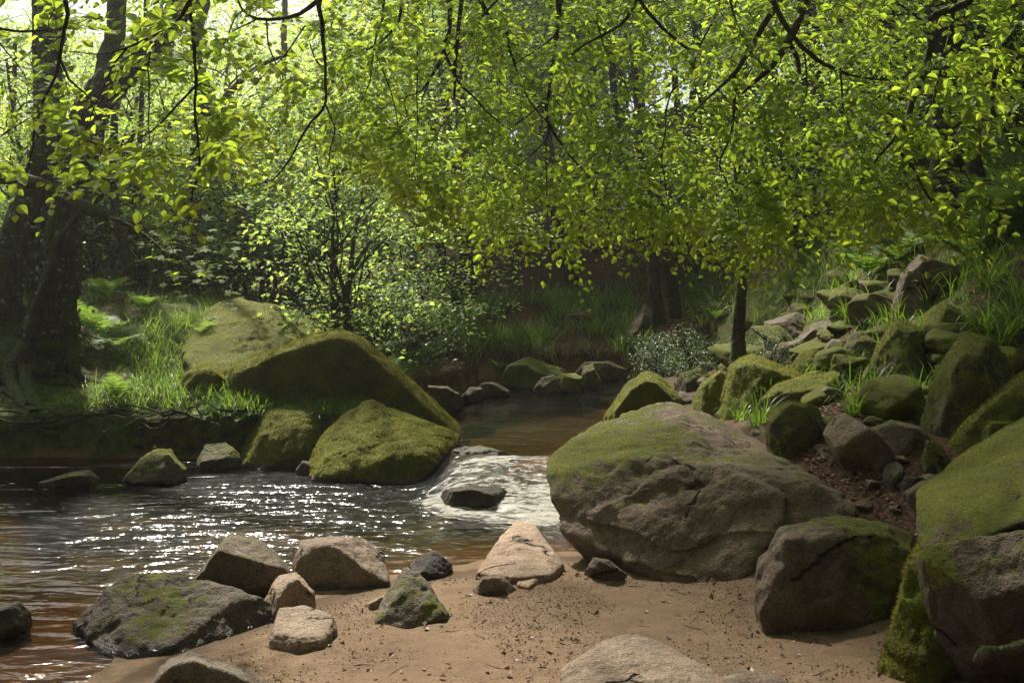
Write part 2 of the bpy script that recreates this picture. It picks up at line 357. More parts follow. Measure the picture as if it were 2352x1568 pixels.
LAND = np.array([  # x, y, z
    (0, 0, .42), (-2, 0, .3), (-3.2, 0, .2), (3, 0, .6), (6, 0, 1.6), (0, -10, 3), (-6, -6, 1.5), (8, -8, 5), (-12, -3, 2.5), (-14, 4, 1.5), (-1, 3.5, .22), (.5, 3.5, .26), (1.6, 4, .3), (-1.6, 5, .07), (0, 5, .15), (1.2, 5, .16),
    (-.7, 6, .07), (.2, 6, .09), (1.2, 6, .10), (.5, 6.6, .06), (2.4, 5, .35), (2.6, 6, .62), (2.35, 7, .78), (3, 7, .9), (2.9, 8, .95), (2.0, 8.4, .75), (3.4, 8.6, 1.1), (4.5, 7, 1.5), (3.5, 7.4, .88), (4.8, 8.8, 1.9), (4.0, 8.2, 1.15), (5, 10, 2.2), (3.9, 10, 1.35),
    (3, 10, .95), (2.2, 10.2, .6), (1.7, 9.4, .45), (1.6, 11.5, .42), (2.1, 13, .45), (2.4, 15, .5), (4, 12, 1.25), (3, 13, .75), (5, 13, 2.1), (4.4, 15, 1.5), (3.6, 16, .75), (6, 17, 3.6), (6.5, 13, 3.6),
    (3.4, 20, 1.35), (1.5, 20.3, 1.15), (1, 19, .8), (0, 19, .75), (-1.3, 18.2, .65), (-2.2, 16.5, .5), (0, 22, 1.7), (3, 23, 3.0), (0, 26, 3.4), (3, 27, 5), (5.5, 20, 3.6), (6.5, 23, 5.5),
    (9, 15, 6.3), (8, 11, 4.5), (10, 9, 6), (13, 12, 8.8), (12, 18, 8.6), (11.5, 24, 8.6), (10, 30, 8.5), (15, 26, 9.2), (20, 15, 10), (20, 35, 9.5), (30, 20, 12), (3, 35, 7), (0, 45, 8), (12, 45, 9), (-3, 24, 1.9), (-3, 29, 2.6), (-5, 36, 3),
    (-1.9, 12.6, .75), (-3.5, 13.8, 1.0), (-3.3, 11.4, .52), (-2.4, 11.2, .5), (-5, 11.6, .55), (-8, 11.5, .6), (-5, 13, 1.0), (-8, 13, 1.05), (-4.6, 14.5, 1.5), (-6, 15.5, 1.7), (-9, 15, 1.5), (-5, 18, 1.7), (-5, 21, 1.6), (-8, 20, 1.7), (-3, 18, .9),
    (-14, 14, 1.6), (-14, 25, 1.8), (-8, 30, 2), (-20, 40, 2.5), (-40, 30, 3), (-30, 60, 4), (0, 70, 9), (40, 60, 14), (50, 10, 16), (-50, 0, 3), (20, -20, 16), (-20, -20, 14), (0, -40, 24), (0, -20, 12), (-60, 80, 6), (60, 100, 16), (0, 120, 12)], float)  # ground behind the camera raised into an unseen hillside to block skylight
BED = np.array([
    (-2.5, 4, -.03), (-2.4, 5, -.03), (-3.2, 5, -.07), (-4, 6, -.16), (-6, 5, -.2), (-1.3, 7, -.08), (-2.2, 6.6, -.08), (-.5, 7.2, -.06), (.2, 7.4, -.07), (-1.5, 8, -.26), (-4, 8, -.38), (-7, 8, -.45), (-2.5, 9.5, -.5), (-6, 10, -.5), (0, 8.0, -.12),
    (-.9, 9, -.35), (0, 8.8, .0), (.6, 8.6, -.02), (.2, 9.8, .15), (0, 11, .0), (0, 13, -.1), (.8, 15, -.05), (2, 16.5, .05), (3.5, 18, .1), (-12, 8, -.5), (-12, 4, -.4), (-3, 2, -.05), (-25, 8, -.6)], float)
def tps(ctrl):
    xy = ctrl[:, :2]; n = len(xy)
    def K(a, b):
        r = np.hypot(a[:, None, 0]-b[None, :, 0], a[:, None, 1]-b[None, :, 1]); return r*r*np.log(r+1e-9)
    A = np.zeros((n+3, n+3)); A[:n, :n] = K(xy, xy)+np.eye(n)*.02
    A[:n, n] = 1; A[:n, n+1:] = xy; A[n, :n] = 1; A[n+1:, :n] = xy.T
    w = np.linalg.solve(A, np.concatenate([ctrl[:, 2], [0, 0, 0]]))
    def f(X, Y):
        s = X.shape; q = np.stack([X.ravel(), Y.ravel()], 1); out = np.empty(len(q))
        for i in range(0, len(q), 20000):
            k = q[i:i+20000]; out[i:i+20000] = K(k, xy)@w[:n]+w[n]+k@w[n+1:]
        return out.reshape(s)
    return f
f_land, f_bed = tps(LAND), tps(BED)
def terrain(X, Y, detail=True):
    X = np.asarray(X, float); Y = np.asarray(Y, float)
    s = sdist(X, Y); land = f_land(X, Y); bed = np.maximum(f_bed(np.clip(X, -12, 8), np.clip(Y, 2, 20)), -.7)
    wz = water_z(X, Y)
    bed = np.minimum(bed, wz-.03)
    steep = smooth((Y-9.3)/1.2)                    # cut banks upstream and across, a gentle beach near the camera
    w_out = .55*(1-steep)+.10*steep; w_in = .7*(1-steep)+.35*steep
    land = np.maximum(land, wz+.03)
    z = np.where(s < 0, wz+.01+(land-wz-.01)*smooth(-s/w_out), wz+.01+(bed-wz-.01)*smooth(s/w_in))
    if detail:
        p = np.stack([X.ravel(), Y.ravel(), np.zeros(X.size)], 1)
        beach = ((1-smooth((X-1.9)/.6))*(1-smooth((Y-7.4)/.8))).ravel()
        amp = .012*beach+.10*(1-beach)*smooth((np.hypot(X, Y-5).ravel()-3)/5)+.02
        d = fbm(p*.9, 4)*amp+beach*(fbm(p*7+3, 4, .6)*.018-.035*np.maximum(0, noise3(p*3.3+11)-.35))+fbm(p*5+9, 3)*(.012+.018*(1-beach))
        z = z+d.reshape(z.shape)*np.where(s > -.15, .35, 1)
    return z, s
def axis(c0, c1, step, lo, hi, growth=1.07):
    a = list(np.arange(c0, c1, step)); s = step
    while a[-1] < hi: s = min(s*growth, 6); a.append(a[-1]+s)
    s = step
    while a[0] > lo: s = min(s*growth, 6); a.insert(0, a[0]-s)
    return np.array(a)
gx = axis(-4.5, 5, .045, -160, 160); gy = axis(4.2, 15, .045, -60, 220)
GX, GY = np.meshgrid(gx, gy); GZ, GS = terrain(GX, GY)
nx, ny = len(gx), len(gy)
def grid_faces(nx, ny):
    i = np.arange(ny-1)[:, None]*nx+np.arange(nx-1)[None]
    return np.stack([i, i+1, i+nx+1, i+nx], -1).reshape(-1, 4)
sandm = smooth((2.15-GX)/.35)*smooth((8.2-GY)/.6)*smooth((GX+3.4)/.4)*smooth((.55-GZ)/.15)
sandm = np.maximum(sandm, (GS > 0)*1.0)
gp = np.stack([GX.ravel(), GY.ravel(), GZ.ravel()], 1)
mossm = .25+.35*smooth((GX-2.2)/1.5)*smooth((GY-7.5)/1.5)+.3*smooth((GY-9)/2)*smooth((-1.0-GX)/1)+.35*fbm(gp*.7, 3).reshape(GX.shape)
litm = smooth(.5+1.2*fbm(gp*.5+5, 3).reshape(GX.shape)+.35*(GX > 1.8))
wl_ = water_z(GX, GY)
deep = np.where(GS > 0, np.clip(wl_-GZ, 0, 1), 0)
me = mesh_np('ground', gp, [grid_faces(nx, ny)], M_GROUND, True, dict(sand=sandm.ravel(), moss=mossm.ravel(), litter=litm.ravel(), deep=deep.ravel(), damp=(.8*smooth(1+GS/.30)*(GS < .05)*(GY < 8)).ravel()))
link('ground', me, kind='structure')
def tz(x, y):
    """Height of the ground at (x, y), from the same grid the ground mesh uses."""
    i = np.clip(np.searchsorted(gx, x)-1, 0, nx-2); j = np.clip(np.searchsorted(gy, y)-1, 0, ny-2)
    a = (x-gx[i])/(gx[i+1]-gx[i]); b = (y-gy[j])/(gy[j+1]-gy[j])
    return GZ[j, i]*(1-a)*(1-b)+GZ[j, i+1]*a*(1-b)+GZ[j+1, i]*(1-a)*b+GZ[j+1, i+1]*a*b
def hit(u, v, water=True, ymin=3.0, ymax=60):
    """Where the sight line through pixel (u, v) first meets the ground (or the water)."""
    ys = np.arange(ymin, ymax, .02); a = P(u, v, 1.0); d = a-np.array((0, 0, CAMZ))
    X = d[0]*ys; Z = CAMZ+d[2]*ys
    g = tz(X, ys)
    if water: g = np.maximum(g, np.where(sdist(X, ys) > 0, water_z(X, ys), -9))
    k = np.argmax(Z <= g)
    if Z[k] > g[k]: k = len(ys)-1
    return np.array((X[k], ys[k], Z[k]))
# ------------------------------------------------------------------ water surface
wx = axis(-4.5, 2.0, .025, -24, 5.5); wy = axis(5.0, 12.5, .025, .8, 19.5)
WX, WY = np.meshgrid(wx, wy); WS = sdist(WX, WY)
WZ = water_z(WX, WY)
wp = np.stack([WX.ravel(), WY.ravel(), np.zeros(WX.size)], 1)
rpoly = []
for u_, v_ in ((985,1105),(1015,1075),(1045,1054),(1110,1050),(1180,1046),(1280,1046),(1300,1120),(1300,1205),(1240,1212),(1180,1216),(1110,1200),(1060,1180),(990,1152),(945,1132)):
    q_ = P(u_, v_, 1.0)-np.array((0, 0, CAMZ)); zz = POOL*float(np.clip((1205-v_)/160, 0, 1)); t_ = (zz-CAMZ)/q_[2]; rpoly.append((q_[0]*t_, t_))
OUT_, OUT = OUT, np.array(rpoly); RS = sdist(WX+.10*fbm(wp*3, 3).reshape(WX.shape), WY+.10*fbm(wp*3+7, 3).reshape(WX.shape)); OUT = OUT_
rap = smooth((RS+.10)/.22)
_old = smooth((WY-7.75+.75*(WX-.1))/.45)*smooth((9.85-WY-.25*WX)/.55)*smooth((WX+.72-.25*(WY-8.8))/.3)
slip = fbm(wp*np.array((1.5, 1, 1)), 3).reshape(WX.shape)
foam = rap*(.85+.7*slip)
tail = smooth((WY-6.9)/.8)*smooth((8.3-WY)/.6)*smooth((WX-.0)/.5)*.35      # churned water under the fall
foam = np.clip(np.maximum(foam, tail), 0, 1.2)
# thin lines of froth where rocks break the current
WZ = WZ+(fbm(wp*np.array((3, 5.5, 1)), 4, .6).reshape(WX.shape)*.035+fbm(wp*np.array((6, 14, 1)), 3, .6).reshape(WX.shape)*.014)*np.clip(foam*1.3, 0, 1)
hump = np.exp(-(((WX+.36)/.42)**2+((WY-8.75)/.42)**2))*.03
WZ = WZ+hump
WZ = WZ+fbm(wp*np.array((1.2, 2.6, 1)), 3).reshape(WX.shape)*.010
calm = np.clip(.38+2.4*np.exp(-(((WX+1.8)/1.7)**2+((WY-8.2)/1.8)**2))+1.1*np.exp(-(((WX+2.2)/.9)**2+((WY-4.8)/.6)**2))+.35*(WY > 10.5)+.45*fbm(wp*np.array((.5, .9, 1))+3, 3).reshape(WX.shape), .12, 2.2)
keep = (WS > -.35).ravel(); F4 = grid_faces(len(wx), len(wy)); F4 = F4[keep[F4].all(1)]
used = np.unique(F4); remap = np.zeros(WX.size, int); remap[used] = np.arange(len(used))
me = mesh_np('stream_water', np.stack([WX.ravel(), WY.ravel(), WZ.ravel()], 1)[used], [remap[F4]], M_WATER, True, dict(foam=foam.ravel()[used], calm=calm.ravel()[used]))
link('stream_water', me, kind='structure')
# ------------------------------------------------------------------ boulders
_ico = {}
def ico(level):
    if level not in _ico:
        bm = bmesh.new(); bmesh.ops.create_icosphere(bm, subdivisions=level, radius=1)
        _ico[level] = (np.array([v.co[:] for v in bm.verts]), np.array([[v.index for v in f.verts] for f in bm.faces])); bm.free()
    return _ico[level]
def hull_planes(pts):
    bm = bmesh.new()
    for p in pts: bm.verts.new(p)
    bmesh.ops.convex_hull(bm, input=bm.verts); bm.normal_update()
    pl = {}
    c = np.mean(pts, axis=0)
    for f in bm.faces:
        nn = np.array(f.normal[:]); p = np.array(f.verts[0].co[:]); d = nn@(p-c)
        if d < 0: nn, d = -nn, -d
        if f.calc_area() > 1e-6: pl[tuple(np.round(nn, 2))] = (nn, nn@p)
    bm.free()
    return np.array([a for a, b in pl.values()]), np.array([b for a, b in pl.values()])
ROCKS = {}
def rock_mesh(hulls, level=5, p=None, rough=.05, seed=0, fine=1.0, moss=.5, strata=0.0, mossdir=(-.1, .25, .9), centre=None, mossbias=None, wetline=None, facet=0.0, swell=1.03, cuts=15):
    """Star-shaped boulder: the union of rounded convex hulls round one centre, roughened. hulls: arrays of points."""
    allp = np.concatenate(hulls); c = np.array(centre) if centre is not None else (allp.min(0)+allp.max(0))/2 if len(hulls) > 1 else np.mean(hulls[0], axis=0)
    ext = (allp.max(0)-allp.min(0))/2; size = float(np.prod(ext)**(1/3))
    p = p or (60 if moss > .6 else 110)
    D, Fc = ico(level); D = D*ext; D = D/np.linalg.norm(D, axis=1)[:, None]
    R = np.zeros(len(D))
    for h in hulls:
        nn, dd = hull_planes(h); dd = dd-nn@c
        dd = np.maximum(dd, .02*size)
        if cuts:
            rc = np.random.RandomState(int(seed*13+5)); cn = rc.normal(size=(cuts, 3))*np.array((1, 1, .8)); cn[:, 1] = -np.abs(cn[:, 1]); cn /= np.linalg.norm(cn, axis=1)[:, None]
            nn = np.vstack([nn, cn]); dd = np.concatenate([dd, ((h-c)@cn.T).max(0)*rc.uniform(.66, .93, cuts)])
        dot = D@nn.T; inv = np.where(dot > 1e-4, dot/dd, 0)
        hard = 1/np.maximum(inv.max(1), 1e-9); r = hard*(np.maximum(((inv*hard[:, None])**p).sum(1), 1e-12)**(-1/p)); r *= hard.mean()/r.mean()
        R = np.maximum(R, r)
    V = c+D*R[:, None]*swell
    s = 1/size
    q = V*s+seed*7.7
    d = fbm(q*.9, 3)*rough*1.4
    if facet:   # planar chips: a cellular step field
        d = d+facet*np.round(fbm(q*1.3+4, 2)*3)/3*.35
    d = d-np.maximum(0, fbm(q*2.0+3, 3, ridged=True)-.50)*rough*1.6    # creases
    d = d+fbm(V*4.5+seed, 4, .55)*.022*fine/size*min(1, size*2)+fbm(V*17+seed, 3, .6)*.007*fine/size
    if strata:
        w = V@np.array((.25, .3, .92))+fbm(V*1.2+seed, 2)*.12
        ph = (w*strata) % 1; d = d+(smooth(np.abs(ph-.5)*5)-1)*.05
    V = V+D*(d*size)[:, None]
    # normals for the moss mask
    fn = np.cross(V[Fc[:, 1]]-V[Fc[:, 0]], V[Fc[:, 2]]-V[Fc[:, 0]]); vn = np.zeros_like(V)
    for k in range(3): np.add.at(vn, Fc[:, k], fn)
    vn /= np.linalg.norm(vn, axis=1)[:, None]+1e-12
    md = np.array(mossdir); md = md/np.linalg.norm(md)
    mask = (moss-.5)*1.6+.42+.33*(vn@md)+.50*fbm(V*1.9+seed*3, 4)
    if mossbias is not None: mask = mask+mossbias(V, vn)
    wz = water_z(V[:, 0], V[:, 1]); inw = sdist(V[:, 0], V[:, 1]) > -.12
    wet = np.where(inw, smooth((wz+.07+.03*fbm(V*5, 2)-V[:, 2])/.05), 0)
    mask = np.where(wet > .5, np.minimum(mask, .2), mask)
    return V, Fc, mask, wet, vn
def rock(label, hulls, name='boulder', cat='boulder', tone=1.0, warm=0.0, group=None, tufts=0, th=1.0, **kw):
    V, Fc, mask, wet, vn = rock_mesh([np.asarray(h, float) for h in hulls], **kw)
    c = V.mean(0); c[2] = V[:, 2].min()
    me = mesh_np(name, V-c, [Fc], M_ROCK, True, dict(mossmask=mask, wet=wet))
    o = link(name, me, None, label, cat, group, tone=float(tone), warm=float(warm)); o.location = c
    if tufts:
        rs = np.random.RandomState(len(ROCKS)+5)
        a, b, cc = V[Fc[:, 0]], V[Fc[:, 1]], V[Fc[:, 2]]
        ar = np.linalg.norm(np.cross(b-a, cc-a), axis=1); mm = mask[Fc].mean(1)
        w = ar*np.clip((mm-.42)*4, 0, 1)*np.where((a[:, 1] > c[1]+.6*(V[:, 1].max()-c[1])) & (vn[Fc[:, 0], 2] < .0), 0, 1)
        area = w.sum()/2; k = int(tufts*area)
        if k > 10:
            idx = rs.choice(len(Fc), k, p=w/w.sum()); r1 = rs.rand(k, 1); r2 = rs.rand(k, 1); fl = r1+r2 > 1; r1 = np.where(fl, 1-r1, r1); r2 = np.where(fl, 1-r2, r2)
            p = a[idx]*(1-r1-r2)+b[idx]*r1+cc[idx]*r2; nn = vn[Fc[idx, 0]]
            dr = nn+rs.normal(size=(k, 3))*.55; dr /= np.linalg.norm(dr, axis=1)[:, None]
            h = rs.uniform(.008, .022, (k, 1))*th; sd_ = np.cross(dr, rs.normal(size=(k, 3))); sd_ /= np.linalg.norm(sd_, axis=1)[:, None]
            wd = rs.uniform(.003, .006, (k, 1))*(.4+.6*th)
            TV = np.stack([p-sd_*wd-nn*.004, p+sd_*wd-nn*.004, p+dr*h], 1).reshape(-1, 3)
            mt = mesh_np('moss', TV-c, [np.arange(3*k).reshape(-1, 3)], M_MOSSTUFT, False)
            link('moss', mt, o)
    ROCKS[label] = o
    return o
def orock(label, outline, depth, ctr=None, y=None, drop=.25, inset=.72, lean=0.0, front=None, fy=0.0, base=None, back=.6, **kw):
    """A boulder from its outline in the photograph. Its front foot stands where (ctr) meets the ground; depth metres deep."""
    ol = np.array(outline, float)
    if ctr is None:
        k = ol[:, 1].argmax(); ctr = (ol[k, 0], ol[k, 1])
    if y is None: y = hit(*ctr)[1]
    ym = y+depth*.38
    mid = np.array([P(u, v, ym+lean*(ol[:, 1].max()-v)/F*ym) for u, v in ol])
    cu, cv = ol.mean(0)
    pts = [mid]
    lowv = ol[:, 1].max()
    if front is None:
        fr = np.array([P(cu+(u-cu)*inset, cv+(v-cv)*inset*.9+(lowv-cv)*.06, y+fy) for u, v in ol])
    else: fr = np.array([P(u, v, y+dy) for u, v, dy in front])
    bk = np.array([P(cu+(u-cu)*back, cv+(v-cv)*back, y+depth) for u, v in ol])
    pts += [fr, bk]
    A = np.concatenate(pts)
    zb = A[:, 2].min(); low = A[A[:, 2] < zb+.35*(A[:, 2].max()-zb)].copy(); low[:, 2] = zb-drop
    cc = A.mean(0); low[:, :2] = cc[:2]+(low[:, :2]-cc[:2])*.95
    kw.setdefault('swell', 1.08); kw.setdefault('facet', .09); kw.setdefault('level', 6)
    return rock(label, [np.concatenate([A, low])], **kw)

def slab(label, outline, h, shrink=.78, ymin=2.5, tilt=(0, 0), **kw):
    """A flat rock sunk in the beach: its outline lies on the ground, its top h metres above."""
    b = np.array([hit(u, v, ymin=ymin) for u, v in outline]); c = b.mean(0)
    t = c+(b-c)*np.array((shrink, shrink, 1)); t[:, 2] = c[2]+h+(t[:, 0]-c[0])*tilt[0]+(t[:, 1]-c[1])*tilt[1]
    m = c+(b-c)*np.array((.97, .97, 1)); m[:, 2] = b[:, 2]+h*.45
    d = b.copy(); d[:, 2] -= .12
    kw.setdefault('level', 6); kw.setdefault('cuts', 0); kw.setdefault('p', 60); kw.setdefault('facet', .05)
    return rock(label, [np.concatenate([t, m, d])], **kw)
# ---- the great boulder on the right of the rapids
def W(*l): return np.array([P(u, v, y) for u, v, y in l])
big1 = W((1255,1100,7.0),(1262,1050,7.3),(1335,1135,6.55),(1290,1235,6.6),(1350,1275,6.3),(1420,1330,6.05),(1520,1400,5.85),(1700,1430,5.75),(1760,1400,5.8),(1800,1300,5.9),
         (1500,1065,6.6),(1650,1090,6.35),(1800,1150,6.15),(1330,992,7.7),(1400,962,7.9),(1470,936,8.1),(1530,926,8.2),(1600,945,8.2),(1680,990,8.1),(1760,1020,8.0),
         (1500,1000,9.0),(1700,1040,9.0),(1400,1150,8.8),(1700,1400,8.5))
big2 = W((1500,1060,6.6),(1650,1085,6.35),(1850,1110,6.3),(2090,1212,6.35),(2120,1250,6.2),(1950,1330,5.95),(1760,1430,5.75),(1560,1410,5.85),(1640,980,8.0),(1780,1028,7.9),(1900,1060,7.7),(2010,1140,7.2),(1800,1300,8.2),(1550,1200,8.3))
for a in (big1, big2):
    pass
low = big1[[3,5,6,7,9,-1,-2]].copy(); low[:, 2] = -.1; low[0] = P(1350,1300,6.6); low[0][2] = .05
low2 = big2[[4,5,6,7]].copy(); low2[:, 2] = -.1
rock('great grey brown boulder with mossy top filling the right bank beside the rapids', [np.concatenate([big1, low[1:]]), np.concatenate([big2, low2])], level=7, p=70, cuts=7, rough=.05, seed=3,
     moss=.28, centre=P(1600,1180,7.2), tone=.56, warm=.75, tufts=2500, th=.6, facet=.10,
     mossbias=lambda V, n: .50*np.exp(-(((V[:,0]-.75)/.42)**2+((V[:,2]-.95)/.28)**2))*(n[:,2] > -.1)+.40*np.exp(-(((V[:,0]-.32)/.16)**2+((V[:,2]-.62)/.25)**2))+.30*smooth((.45-np.abs(n[:,2]))*3)*(n[:,1] < 0)*fbm(V*1.3, 2))
orock('flat topped grey rock lying behind the right end of the great boulder', [(1843,1072),(1868,1032),(1930,1028),(2000,1078),(2042,1150),(2045,1205),(1960,1190),(1880,1140)], .8, y=6.9, moss=.3, tone=.9, warm=.2, seed=5, level=6)
# ---- mossy boulders on the left side of the stream
tri = [(518,852),(560,826),(640,802),(735,766),(790,760),(830,775),(870,832),(960,892),(1040,960),(1088,1008),(1070,1025),(900,1040),(700,1000),(560,960)]
pts = np.array([P(u, v, 11.75) for u, v in tri]); bkp = np.array([P(790+(u-790)*.8, 800+(v-800)*.85, 13.2) for u, v in tri]); fr = np.array([P(790+(u-790)*.90, 790+(v-790)*.9+18, 11.35) for u, v in tri])
lw = fr[8:].copy(); lw[:, 2] = -.1
rock('large dark triangular boulder thick with moss behind the sunlit grass', [np.concatenate([pts, bkp, fr, lw])], level=7, p=28, rough=.045, cuts=0, seed=11, moss=.95, tufts=5000, facet=.07)
sl = W((438,760,14.2),(500,700,14.6),(545,686,14.7),(640,706,14.6),(742,758,14.2),(775,800,13.6),(700,850,12.7),(560,858,12.2),(450,850,12.1),(425,812,12.6),(560,790,12.9),(660,775,13.2),(500,760,13.3))
sl2 = sl.copy(); sl2[:, 2] -= .9
rock('broad sloping moss covered boulder patched with bare grey stone at the back of the bank', [np.concatenate([sl, sl2])], level=6, p=60, cuts=0, rough=.06, seed=13, moss=.62, tufts=1800, facet=.05, swell=1.06)
orock('moss covered rock poking out of the grass left of the triangular boulder', [(400,890),(430,845),(455,818),(505,848),(532,890),(526,902),(470,915)], .8, y=11.5, lean=1.0, moss=.9, seed=17, tufts=4000)
orock('green moss topped boulder between the bank and the central mossy boulder', [(535,1026),(600,962),(660,946),(722,960),(746,994),(738,1050),(655,1088),(570,1058)], 1.0, y=10.3, lean=.5, swell=1.22, moss=.78, seed=19, level=6, tufts=5000, facet=.1, front=[(600,1060,0),(690,1090,0),(735,1050,.1),(680,1000,.25),(560,1040,.2),(590,1075,.05)])
orock('bright green pointed boulder in the centre at the head of the pool', [(718,1078),(742,1010),(800,952),(852,925),(912,948),(1000,984),(1042,1004),(1038,1046),(1000,1085),(962,1112),(840,1104),(728,1092)], 1.35, y=9.75, lean=.5, swell=1.08, moss=.85, cuts=0, seed=23, level=7, tufts=5500, facet=.06, front=[(725,1098,0),(830,1108,-.05),(955,1118,-.1),(1000,1075,.1),(960,1040,.0),(800,1030,.25)])
orock('small dark mossy stone wedged behind the two green boulders', [(722,952),(745,930),(790,948),(800,970),(760,992),(728,985)], .5, y=10.9, moss=.8, seed=27, tufts=3000)
orock('brown mossy rock standing in the pool below the root bank', [(268,1106),(312,1060),(358,1034),(392,1036),(424,1078),(424,1104),(350,1116)], .7, lean=.6, moss=.45, tone=.7, seed=29, tufts=1500)
orock('low flat brown rock in the dark water on the far left', [(80,1112),(150,1090),(205,1080),(236,1108),(200,1122),(110,1122)], .6, lean=.8, moss=.4, tone=.7, seed=31)
orock('dull brown rock at the foot of the bank beside the first green boulder', [(438,1058),(470,1022),(520,1016),(552,1048),(545,1082),(460,1080)], .6, moss=.42, tone=.6, seed=33)
orock('little wet stone at the waterline between the two green boulders', [(680,1080),(696,1058),(722,1060),(726,1086),(700,1092)], .3, moss=.2, tone=.5, seed=35, level=4)
orock('low dark mossy rock where the rapids begin behind the central boulder', [(1020,1052),(1045,1022),(1100,1022),(1150,1036),(1190,1048),(1110,1058),(1040,1062)], .45, y=9.9, moss=.6, tone=.6, seed=37)
orock('wet black rock in the middle of the rapids with water pouring round it', [(975,1150),(1010,1124),(1080,1112),(1150,1118),(1198,1148),(1200,1172),(1090,1185)], .55, y=8.45, lean=.4, swell=1.0, drop=.1, moss=.2, tone=.3, seed=39, level=6)
# ---- rocks of the sandy beach
orock('biggest foreground rock on the left with mossy streaks, half in the shallows', [(180,1438),(240,1372),(312,1330),(430,1318),(482,1345),(560,1360),(655,1394),(656,1420),(600,1460),(480,1522),(370,1552),(290,1530),(272,1490)], 1.0, y=5.15, lean=.2, cuts=3, swell=1.1, moss=.16, seed=41, level=7, facet=.12, tone=.62, warm=.15, tufts=300, th=.5,
      front=[(285,1535,.02),(370,1560,0),(480,1530,.05),(600,1470,.2),(650,1420,.35),(500,1400,.2),(340,1420,.15),(220,1460,.25),(300,1370,.3)],
      mossbias=lambda V, n: .28*np.exp(-((V[:,0]+2.0)/.25)**2)+.3*fbm(V*3.1, 2))
orock('rounded brown boulder behind the biggest left foreground rock', [(426,1312),(470,1252),(530,1230),(590,1244),(645,1284),(672,1322),(640,1365),(500,1365)], .85, y=6.0, lean=.5, moss=.3, seed=43, level=6, tone=.85, warm=.25)
orock('small pinkish angular rock leaning on the biggest left foreground rock', [(600,1362),(640,1326),(680,1318),(720,1358),(724,1394),(692,1426),(640,1428)], .45, ctr=(680,1428), lean=.5, moss=.08, seed=45, level=6, warm=.6, tone=1.1, facet=.12)
orock('blocky cracked rock with a pale flat top at the edge of the sand', [(680,1300),(698,1246),(760,1238),(838,1240),(880,1268),(890,1338),(850,1350),(740,1362),(692,1348)], .75, ctr=(760,1362), lean=.25, moss=.12, seed=47, level=6, warm=.4, tone=.95, facet=.12,
      front=[(690,1350,0),(745,1366,-.03),(850,1352,0),(888,1340,.1),(880,1280,.12),(780,1275,.02),(700,1270,.05)])
orock('dark flat wedge of rock at the edge of the pool behind the pyramid stone', [(905,1330),(940,1298),(982,1270),(1006,1272),(1042,1306),(1030,1322),(960,1332)], .4, lean=.4, moss=.05, tone=.35, seed=49)
orock('greenish pyramid shaped stone standing alone on the sand', [(862,1428),(886,1372),(930,1310),(956,1316),(990,1358),(1028,1410),(1022,1428),(940,1442)], .5, lean=.35, moss=.42, cuts=0, seed=51, level=6, facet=.08, tone=1.0, front=[(866,1432,.1),(935,1446,0),(1020,1430,.08),(1015,1410,.1),(925,1370,.12)])
orock('low stone half buried in sand behind the pyramid stone', [(812,1402),(850,1384),(892,1364),(900,1392),(850,1402)], .35, moss=.1, tone=.95, warm=.5, seed=53)
slab('flat pale stone sunk in the sand beside the left foreground rocks', [(618,1490),(632,1445),(700,1434),(768,1440),(775,1462),(745,1490),(680,1500)], .09, .85, moss=.0, seed=55, warm=.5, tone=1.0)
orock('grey rock with green flank cut off by the bottom left edge', [(338,1580),(395,1522),(440,1505),(495,1532),(560,1546),(610,1580),(640,1660),(330,1660)], .6, y=4.25, lean=.3, drop=.05, swell=1.15, moss=.12, seed=57, level=6, tone=1.1)
orock('dark wet rock at the left edge in the amber shallows', [(-60,1440),(-10,1400),(40,1385),(72,1412),(60,1440),(0,1470),(-40,1470)], .5, moss=.1, tone=.7, seed=58, level=6)
slab('pale smooth rock slab running from the sand into the pool', [(1090,1330),(1118,1300),(1150,1275),(1185,1246),(1232,1254),(1250,1285),(1296,1310),(1262,1335),(1190,1342),(1140,1338)], .10, .82, moss=.0, seed=59, warm=.7, tone=1.25, rough=.05, tilt=(0, .12))
slab('little pale stone in front of the pale slab', [(1186,1350),(1200,1320),(1228,1316),(1238,1340),(1215,1356)], .05, moss=.0, warm=.8, tone=1.4, seed=61, level=5)
orock('small low brown rock sitting on the sand near the water', [(1085,1362),(1108,1326),(1150,1322),(1192,1360),(1140,1372)], .35, lean=.5, moss=.1, tone=.8, warm=.4, seed=63, facet=.1)
orock('small dark rock tucked under the great boulder overhang', [(1340,1322),(1362,1282),(1400,1288),(1440,1322),(1390,1338)], .35, moss=.15, tone=.6, warm=.3, seed=65)
slab('broad flat grey slab sunk in the sand at the bottom right', [(1275,1600),(1292,1540),(1370,1492),(1440,1480),(1530,1498),(1620,1545),(1720,1600),(1740,1700),(1500,1760),(1300,1720)], .055, .7, moss=.05, seed=67, level=7, warm=.5, tone=.85, rough=.05, facet=.09, tilt=(-.05, .05))
slab('flat grey stone flush with the sand at the bottom centre right edge', [(1640,1580),(1700,1560),(1790,1562),(1850,1600),(1760,1640),(1650,1620)], .04, moss=.05, seed=68, tone=.85, warm=.4)
